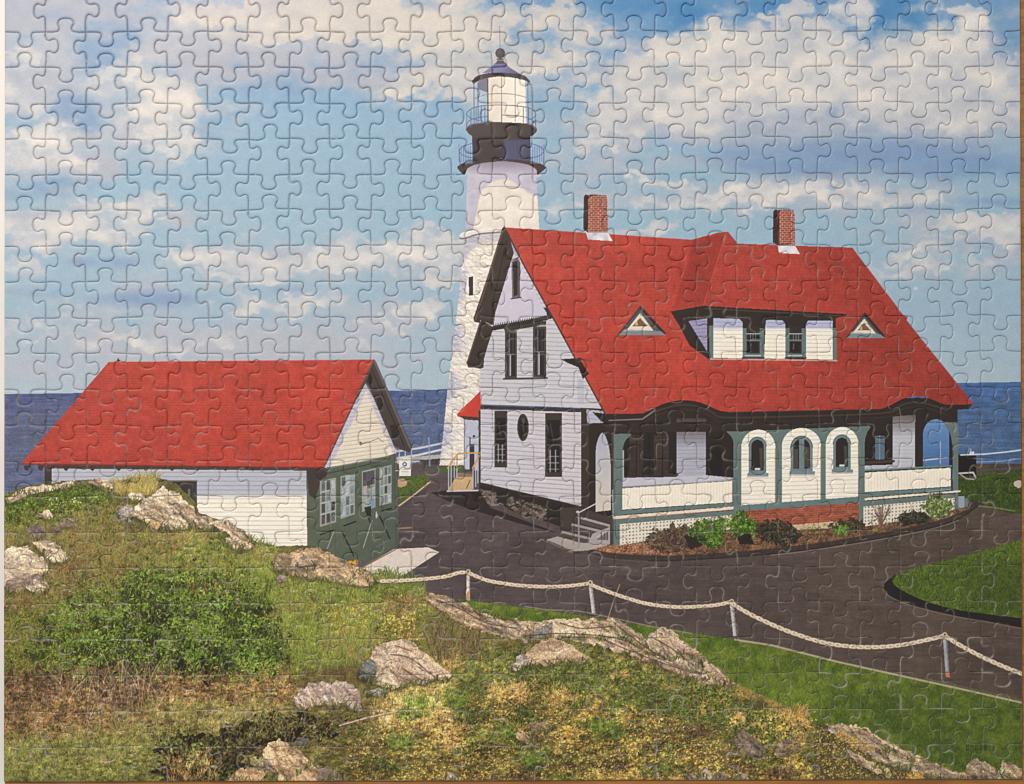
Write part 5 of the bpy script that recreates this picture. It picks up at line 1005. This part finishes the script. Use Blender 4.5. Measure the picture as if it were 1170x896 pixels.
def cut(a, b, side, at, half, depth):
    """One ribbon cut from a to b with its knob on the given side (+1 / -1); photo pixels."""
    L = np.linalg.norm(b - a); t = (b - a) / L; n = np.array([-t[1], t[0]]) * side
    c = at * L + rng.normal(0, .7); h = half * rng.uniform(.93, 1.07); d = depth * rng.uniform(.93, 1.05)
    sk = rng.normal(0, .5); w0, w1 = rng.normal(0, .5, 2)
    q = [(0, 0), (c * .35, w0 * .6), (c - h * 1.55, .2 + w0 * .4), (c - h * .98, 1.0), (c - h * .80, d * .24), (c - h * .86 + sk * .3, d * .42), (c - h * 1.03 + sk, d * .66),
         (c - h * .78 + sk, d * .90), (c - h * .3 + sk, d * 1.0), (c + h * .3 + sk, d * 1.0), (c + h * .78 + sk, d * .90), (c + h * 1.03 + sk, d * .66),
         (c + h * .86 + sk * .3, d * .42), (c + h * .80, d * .24), (c + h * .98, 1.0), (c + h * 1.55, .2 + w1 * .4), (c + (L - c) * .65, w1 * .6), (L, 0)]
    s = spline(q, 5)
    return a + s[:, :1] * t + s[:, 1:] * n
def straight(a, b): return np.linspace(a, b, 12)

HE = {}; VE = {}
for j in range(NR + 1):
    for c in range(NC):
        a, b = P[j, c], P[j, c + 1]
        HE[j, c] = straight(a, b) if j in (0, NR) else cut(a, b, 1 if (c + 1 + j) % 2 == 0 else -1, .5, 8.3, 16.6)
for r in range(NR):
    for k in range(NC + 1):
        a, b = P[r, k], P[r + 1, k]                 # downwards: the normal (-ty, tx) points left
        VE[r, k] = straight(a, b) if k in (0, NC) else cut(a, b, 1 if (k + r + 1) % 2 == 0 else -1, .40, 7.8, 14.2)

gx = np.arange(3.0, 1170.01, 1 / RES); gy = np.arange(-8.0, 896.01, 1 / RES)
NX, NY = len(gx), len(gy)
ID = np.full((NY - 1, NX - 1), -1, np.int32)
cxs = (gx[:-1] + gx[1:]) / 2; cys = (gy[:-1] + gy[1:]) / 2
for r in range(NR):
    for c in range(NC):
        q = np.concatenate([HE[r, c][:-1], VE[r, c + 1][:-1], HE[r + 1, c][::-1][:-1], VE[r, c][::-1][:-1]])
        x0, x1 = np.searchsorted(cxs, [q[:, 0].min(), q[:, 0].max()]); y0, y1 = np.searchsorted(cys, [q[:, 1].min(), q[:, 1].max()])
        X, Y = cxs[x0:x1][None, :], cys[y0:y1][:, None]; ins = np.zeros((y1 - y0, x1 - x0), bool)
        for (ax, ay), (bx, by) in zip(q, np.roll(q, -1, 0)):
            if ay == by: continue
            ins ^= ((ay > Y) != (by > Y)) & (X < ax + (Y - ay) * (bx - ax) / (by - ay))
        s = ID[y0:y1, x0:x1]; s[ins & (s < 0)] = r * NC + c
# distance of every mesh vertex to the nearest cut, and the nearest point on it
D2 = np.full((NY, NX), 1e6, np.float32); QX = np.zeros((NY, NX), np.float32); QY = np.zeros((NY, NX), np.float32); FR = np.zeros((NY, NX), np.float32); WF = np.ones((NY, NX), np.float32)
RAD = 5.0
for key, e in list(HE.items()) + list(VE.items()):
    fr = rng.uniform(.25, 1); wf = rng.choice([.75, .9, 1., 1.15, 1.7], p=[.2, .28, .26, .2, .06])       # some gaps stand wider open
    if wf > 1.5: fr = .7
    for (ax, ay), (bx, by) in zip(e[:-1], e[1:]):
        x0, x1 = np.searchsorted(gx, [min(ax, bx) - RAD, max(ax, bx) + RAD]); y0, y1 = np.searchsorted(gy, [min(ay, by) - RAD, max(ay, by) + RAD])
        X, Y = gx[x0:x1][None, :], gy[y0:y1][:, None]; dx, dy = bx - ax, by - ay
        t = np.clip(((X - ax) * dx + (Y - ay) * dy) / (dx * dx + dy * dy + 1e-9), 0, 1)
        px, py = ax + t * dx, ay + t * dy; d = (X - px) ** 2 + (Y - py) ** 2; k = d < D2[y0:y1, x0:x1]
        for A, v in ((D2, d), (QX, px), (QY, py), (FR, np.full(d.shape, fr)), (WF, np.full(d.shape, wf))): A[y0:y1, x0:x1][k] = v[k]
DIST = np.sqrt(D2)
VX = np.broadcast_to(gx, (NY, NX)).astype(np.float32).copy(); VY = np.broadcast_to(gy[:, None], (NY, NX)).astype(np.float32).copy()
snap = DIST < .58 / RES
VX[snap] = QX[snap]; VY[snap] = QY[snap]; DIST[snap] = 0
lap = fbm(NY * 1, NX * 1, 3, 3, 4, 77) - .5        # slow unevenness of the card
DEEP = np.clip(1.08 - .5 * VY / 896, .5, 1.1)            # cuts made shallower towards the lower edge, to lighten the seams there
VZ = TOP - .00085 * DEEP * np.exp(-(DIST / (.52 * WF)) ** 2) - .00016 * np.exp(-(DIST / 1.5) ** 2) - .00004 * np.exp(-(DIST / 4.) ** 2) + .000012 * lap

# ink at the vertices: box-filtered pigment map, with frayed grey card along the cuts
ink = INK.copy(); blur = ink
for _ in range(2):
    for ax in (0, 1): blur = (np.roll(blur, 2, ax) + np.roll(blur, 1, ax) + 2 * blur + np.roll(blur, -1, ax) + np.roll(blur, -2, ax)) / 6
ink = ink + .8 * (ink - blur)                     # the print is a sharpened photograph
for ax in (0, 1): ink = (np.roll(ink, 1, ax) + 3 * ink + np.roll(ink, -1, ax)) / 5
fx = np.clip(VX * S - .5, 0, CW - 1.001); fy = np.clip((VY + OY) * S - .5, 0, CH - 1.001)
ix, iy = fx.astype(int), fy.astype(int); ax_, ay_ = (fx - ix)[..., None], (fy - iy)[..., None]
COL = (ink[iy, ix] * (1 - ax_) + ink[iy, ix + 1] * ax_) * (1 - ay_) + (ink[iy + 1, ix] * (1 - ax_) + ink[iy + 1, ix + 1] * ax_) * ay_
gd = np.clip((COL[..., 1] - np.maximum(COL[..., 0], COL[..., 2])) / 25, 0, 1)[..., None]      # greens lean to olive
COL = COL * (1 - gd * np.array((.03, .11, .24), np.float32))
COL = COL - 13 * np.exp(-COL / 34)                                                          # full-density blacks
COL = np.clip(COL / 255, 0, 1)
COL = np.where(COL < .04045, COL / 12.92, ((COL + .055) / 1.055) ** 2.4)
torn = sst(.30, .70, fbm(NY, NX, 6, 6, 3, 78))
fray = (np.exp(-(DIST / (.68 * WF)) ** 2) * FR * (.35 + 1.0 * torn) * np.clip(.28 + .55 * VY / 896, .25, .85)).clip(0, .9)[..., None]
COL = COL * (1 - fray) + np.array((.40, .36, .32), np.float32) * fray
COL = np.concatenate([COL, np.ones_like(COL[..., :1])], 2).astype(np.float32)

# ---------------------------------------------------------------- materials
def nodes(name):
    m = bpy.data.materials.new(name); m.use_nodes = True; t = m.node_tree
    return m, t, t.nodes["Principled BSDF"]
m_piece, t, b = nodes("printed_card")
at = t.nodes.new("ShaderNodeAttribute"); at.attribute_name = "ink"; t.links.new(at.outputs["Color"], b.inputs["Base Color"])
b.inputs["Roughness"].default_value = .46; b.inputs["Specular IOR Level"].default_value = .36
tc = t.nodes.new("ShaderNodeTexCoord"); ge = t.nodes.new("ShaderNodeNewGeometry")
ns = t.nodes.new("ShaderNodeTexNoise"); ns.inputs["Scale"].default_value = 900; ns.inputs["Detail"].default_value = 3
t.links.new(ge.outputs["Position"], ns.inputs["Vector"])
bp = t.nodes.new("ShaderNodeBump"); bp.inputs["Strength"].default_value = .06; bp.inputs["Distance"].default_value = .0004
t.links.new(ns.outputs["Fac"], bp.inputs["Height"]); t.links.new(bp.outputs["Normal"], b.inputs["Normal"])

m_board, t, b = nodes("board_wood")
ge = t.nodes.new("ShaderNodeNewGeometry"); mp = t.nodes.new("ShaderNodeMapping"); mp.inputs["Scale"].default_value = (14, 160, 14)
ns = t.nodes.new("ShaderNodeTexNoise"); ns.inputs["Scale"].default_value = 2.2; ns.inputs["Detail"].default_value = 8; ns.inputs["Distortion"].default_value = .6
rp = t.nodes.new("ShaderNodeValToRGB"); rp.color_ramp.elements[0].color = (.24, .085, .014, 1); rp.color_ramp.elements[1].color = (.44, .185, .036, 1)
rp.color_ramp.elements[0].position = .3; rp.color_ramp.elements[1].position = .72
t.links.new(ge.outputs["Position"], mp.inputs["Vector"]); t.links.new(mp.outputs["Vector"], ns.inputs["Vector"]); t.links.new(ns.outputs["Fac"], rp.inputs["Fac"]); t.links.new(rp.outputs["Color"], b.inputs["Base Color"])
b.inputs["Roughness"].default_value = .45

m_table, t, b = nodes("pale_tabletop")
ge = t.nodes.new("ShaderNodeNewGeometry"); ns = t.nodes.new("ShaderNodeTexNoise"); ns.inputs["Scale"].default_value = 30; ns.inputs["Detail"].default_value = 6
rp = t.nodes.new("ShaderNodeValToRGB"); rp.color_ramp.elements[0].color = (.72, .71, .69, 1); rp.color_ramp.elements[1].color = (.84, .83, .81, 1)
t.links.new(ge.outputs["Position"], ns.inputs["Vector"]); t.links.new(ns.outputs["Fac"], rp.inputs["Fac"]); t.links.new(rp.outputs["Color"], b.inputs["Base Color"]); b.inputs["Roughness"].default_value = .5

# ---------------------------------------------------------------- table and board
def box(name, x0, y0, z0, x1, y1, z1, mat, bev=.0):
    import bmesh
    bm = bmesh.new(); bmesh.ops.create_cube(bm, size=1)
    cx, cy = (x0 + x1) / 2, (y0 + y1) / 2
    for v in bm.verts: v.co = ((x1 - x0) * v.co.x, (y1 - y0) * v.co.y, z0 if v.co.z < 0 else z1)
    for v in bm.verts: v.co.z -= z0
    if bev: bmesh.ops.bevel(bm, geom=[e for e in bm.edges], offset=bev, segments=3, affect='EDGES')
    me = bpy.data.meshes.new(name); bm.to_mesh(me); bm.free(); me.materials.append(mat)
    o = bpy.data.objects.new(name, me); o.location = (cx, cy, z0); SC.collection.objects.link(o); return o
tb = box("tabletop", -.9, -.75, -.048, .9, .75, -.018, m_table, .003); tb["kind"] = "structure"
bd = box("wooden_board", wx(3.2), wy(912), -.018, wx(1200), wy(-30), 0.0, m_board, .0012)
bd["label"] = "flat brown wooden board lying under the finished jigsaw"; bd["category"] = "board"

# ---------------------------------------------------------------- the pieces
def card(cells, whole, name, origin, tilt):
    """Mesh of the given grid cells: printed face on top, and card walls down to the board along
    the outline of the whole piece (not where a tab joins its own piece)."""
    cy, cx = cells // (NX - 1), cells % (NX - 1)
    v00 = cy * NX + cx
    quads = np.stack([v00 + NX, v00 + NX + 1, v00 + 1, v00], 1)      # counter-clockwise seen from above
    nb = np.concatenate([cells + NX - 1, cells + 1, cells - (NX - 1), cells - 1])      # the neighbour across each edge
    used, inv = np.unique(quads, return_inverse=True); F = inv.reshape(-1, 4); n = len(used)
    e = np.concatenate([F[:, [0, 1]], F[:, [1, 2]], F[:, [2, 3]], F[:, [3, 0]]])
    be = e[~np.isin(nb, whole)]                                       # outline edges, face on their left
    ring, rinv = np.unique(be, return_inverse=True); R = rinv.reshape(-1, 2); m = len(ring)
    X, Y, Z = wx(VX.ravel()[used]), wy(VY.ravel()[used]), VZ.ravel()[used]
    Z = Z + tilt[0] + tilt[1] * (X - tilt[3]) + tilt[2] * (Y - tilt[4])
    co = np.concatenate([np.stack([X, Y, Z], 1), np.stack([X[ring], Y[ring], Z[ring]], 1), np.stack([X[ring], Y[ring], np.full(m, 2e-5)], 1)])
    co = (co - np.array(origin)).astype(np.float32)
    W = np.stack([R[:, 1] + n, R[:, 0] + n, R[:, 0] + n + m, R[:, 1] + n + m], 1)
    Q = np.concatenate([F, W]).astype(np.int32)
    me = bpy.data.meshes.new(name)
    me.vertices.add(len(co)); me.vertices.foreach_set("co", co.ravel())
    me.loops.add(Q.size); me.loops.foreach_set("vertex_index", Q.ravel())
    me.polygons.add(len(Q)); me.polygons.foreach_set("loop_start", np.arange(0, Q.size, 4, dtype=np.int32))
    me.polygons.foreach_set("use_smooth", np.ones(len(Q), bool))
    me.update(calc_edges=True)
    at = me.color_attributes.new("ink", 'FLOAT_COLOR', 'POINT')
    c = np.concatenate([COL.reshape(-1, 4)[used], np.tile(np.array([.30, .27, .24, 1], np.float32), (2 * m, 1))])
    at.data.foreach_set("color", c.ravel()); me.materials.append(m_piece)
    o = bpy.data.objects.new(name, me); o.location = origin; SC.collection.objects.link(o); return o

flat_id = ID.ravel(); order = np.argsort(flat_id, kind='stable'); sid = flat_id[order]
start = np.searchsorted(sid, np.arange(NC * NR)); stop = np.searchsorted(sid, np.arange(NC * NR), 'right')
seat = np.random.default_rng(31)
rest = []
for i in range(NC * NR):
    r, c = divmod(i, NC); cells = order[start[i]:stop[i]]
    q = P[r:r + 2, c:c + 2].reshape(4, 2).mean(0); org = (wx(q[0]), wy(q[1]), 0.0)
    tilt = (seat.normal(0, .000035), seat.normal(0, .004), seat.normal(0, .004), org[0], org[1])     # no piece sits quite level
    if (r, c) not in LABEL: rest.append((cells, tilt)); continue
    px, py = cxs[cells % (NX - 1)], cys[cells // (NX - 1)]
    a, b, d, f = P[r, c], P[r, c + 1], P[r + 1, c + 1], P[r + 1, c]                 # corners, clockwise
    tabs = []; body = np.ones(len(cells), bool)
    for s, e, inner, lim in ((a, b, r > 0, 9.8), (b, d, c < NC - 1, 9.4), (d, f, r < NR - 1, 9.8), (f, a, c > 0, 9.4)):
        L = np.linalg.norm(e - s); t = (e - s) / L
        out = (px - s[0]) * t[1] - (py - s[1]) * t[0]; al = (px - s[0]) * t[0] + (py - s[1]) * t[1]
        mid = L * (.5 if abs(t[0]) > .5 else (.40 if t[1] > 0 else .60))
        k = (out > 1.3) & (np.abs(al - mid) < lim + 2.2)
        if inner and k.sum() > 150: tabs.append(cells[k]); body &= ~k
    o = bpy.data.objects.new("jigsaw_piece", None); o.location = org; o.empty_display_size = .01; SC.collection.objects.link(o)
    o["label"] = LABEL[r, c]; o["category"] = "puzzle piece"; o["group"] = GROUP[r, c]
    for nm, k in [("body", cells[body])] + [("tab", k) for k in tabs]:
        ch = card(k, cells, nm, org, tilt); ch.parent = o; ch.location = (0, 0, 0)
if rest:                                          # the pieces beyond the 300: one object
    parts = [card(cells, cells, "jigsaw_pieces", (0, 0, 0), tilt) for cells, tilt in rest]
    co, qs, cl, base = [], [], [], 0
    for o in parts:
        me = o.data; n = len(me.vertices); v = np.empty(n * 3, np.float32); me.vertices.foreach_get("co", v); co.append(v)
        x = np.empty(len(me.loops), np.int32); me.loops.foreach_get("vertex_index", x); qs.append(x + base)
        k = np.empty(n * 4, np.float32); me.color_attributes["ink"].data.foreach_get("color", k); cl.append(k); base += n
        bpy.data.objects.remove(o); bpy.data.meshes.remove(me)
    co, qs, cl = np.concatenate(co), np.concatenate(qs).astype(np.int32), np.concatenate(cl)
    me = bpy.data.meshes.new("jigsaw_pieces"); me.vertices.add(base); me.vertices.foreach_set("co", co)
    me.loops.add(len(qs)); me.loops.foreach_set("vertex_index", qs); me.polygons.add(len(qs) // 4)
    me.polygons.foreach_set("loop_start", np.arange(0, len(qs), 4, dtype=np.int32)); me.polygons.foreach_set("use_smooth", np.ones(len(qs) // 4, bool)); me.update(calc_edges=True)
    me.color_attributes.new("ink", 'FLOAT_COLOR', 'POINT').data.foreach_set("color", cl); me.materials.append(m_piece)
    o = bpy.data.objects.new("jigsaw_pieces", me); SC.collection.objects.link(o)
    o["kind"] = "stuff"; o["label"] = "remaining jigsaw pieces, plain sky and sea above and the two lowest rows of ground"; o["category"] = "puzzle pieces"
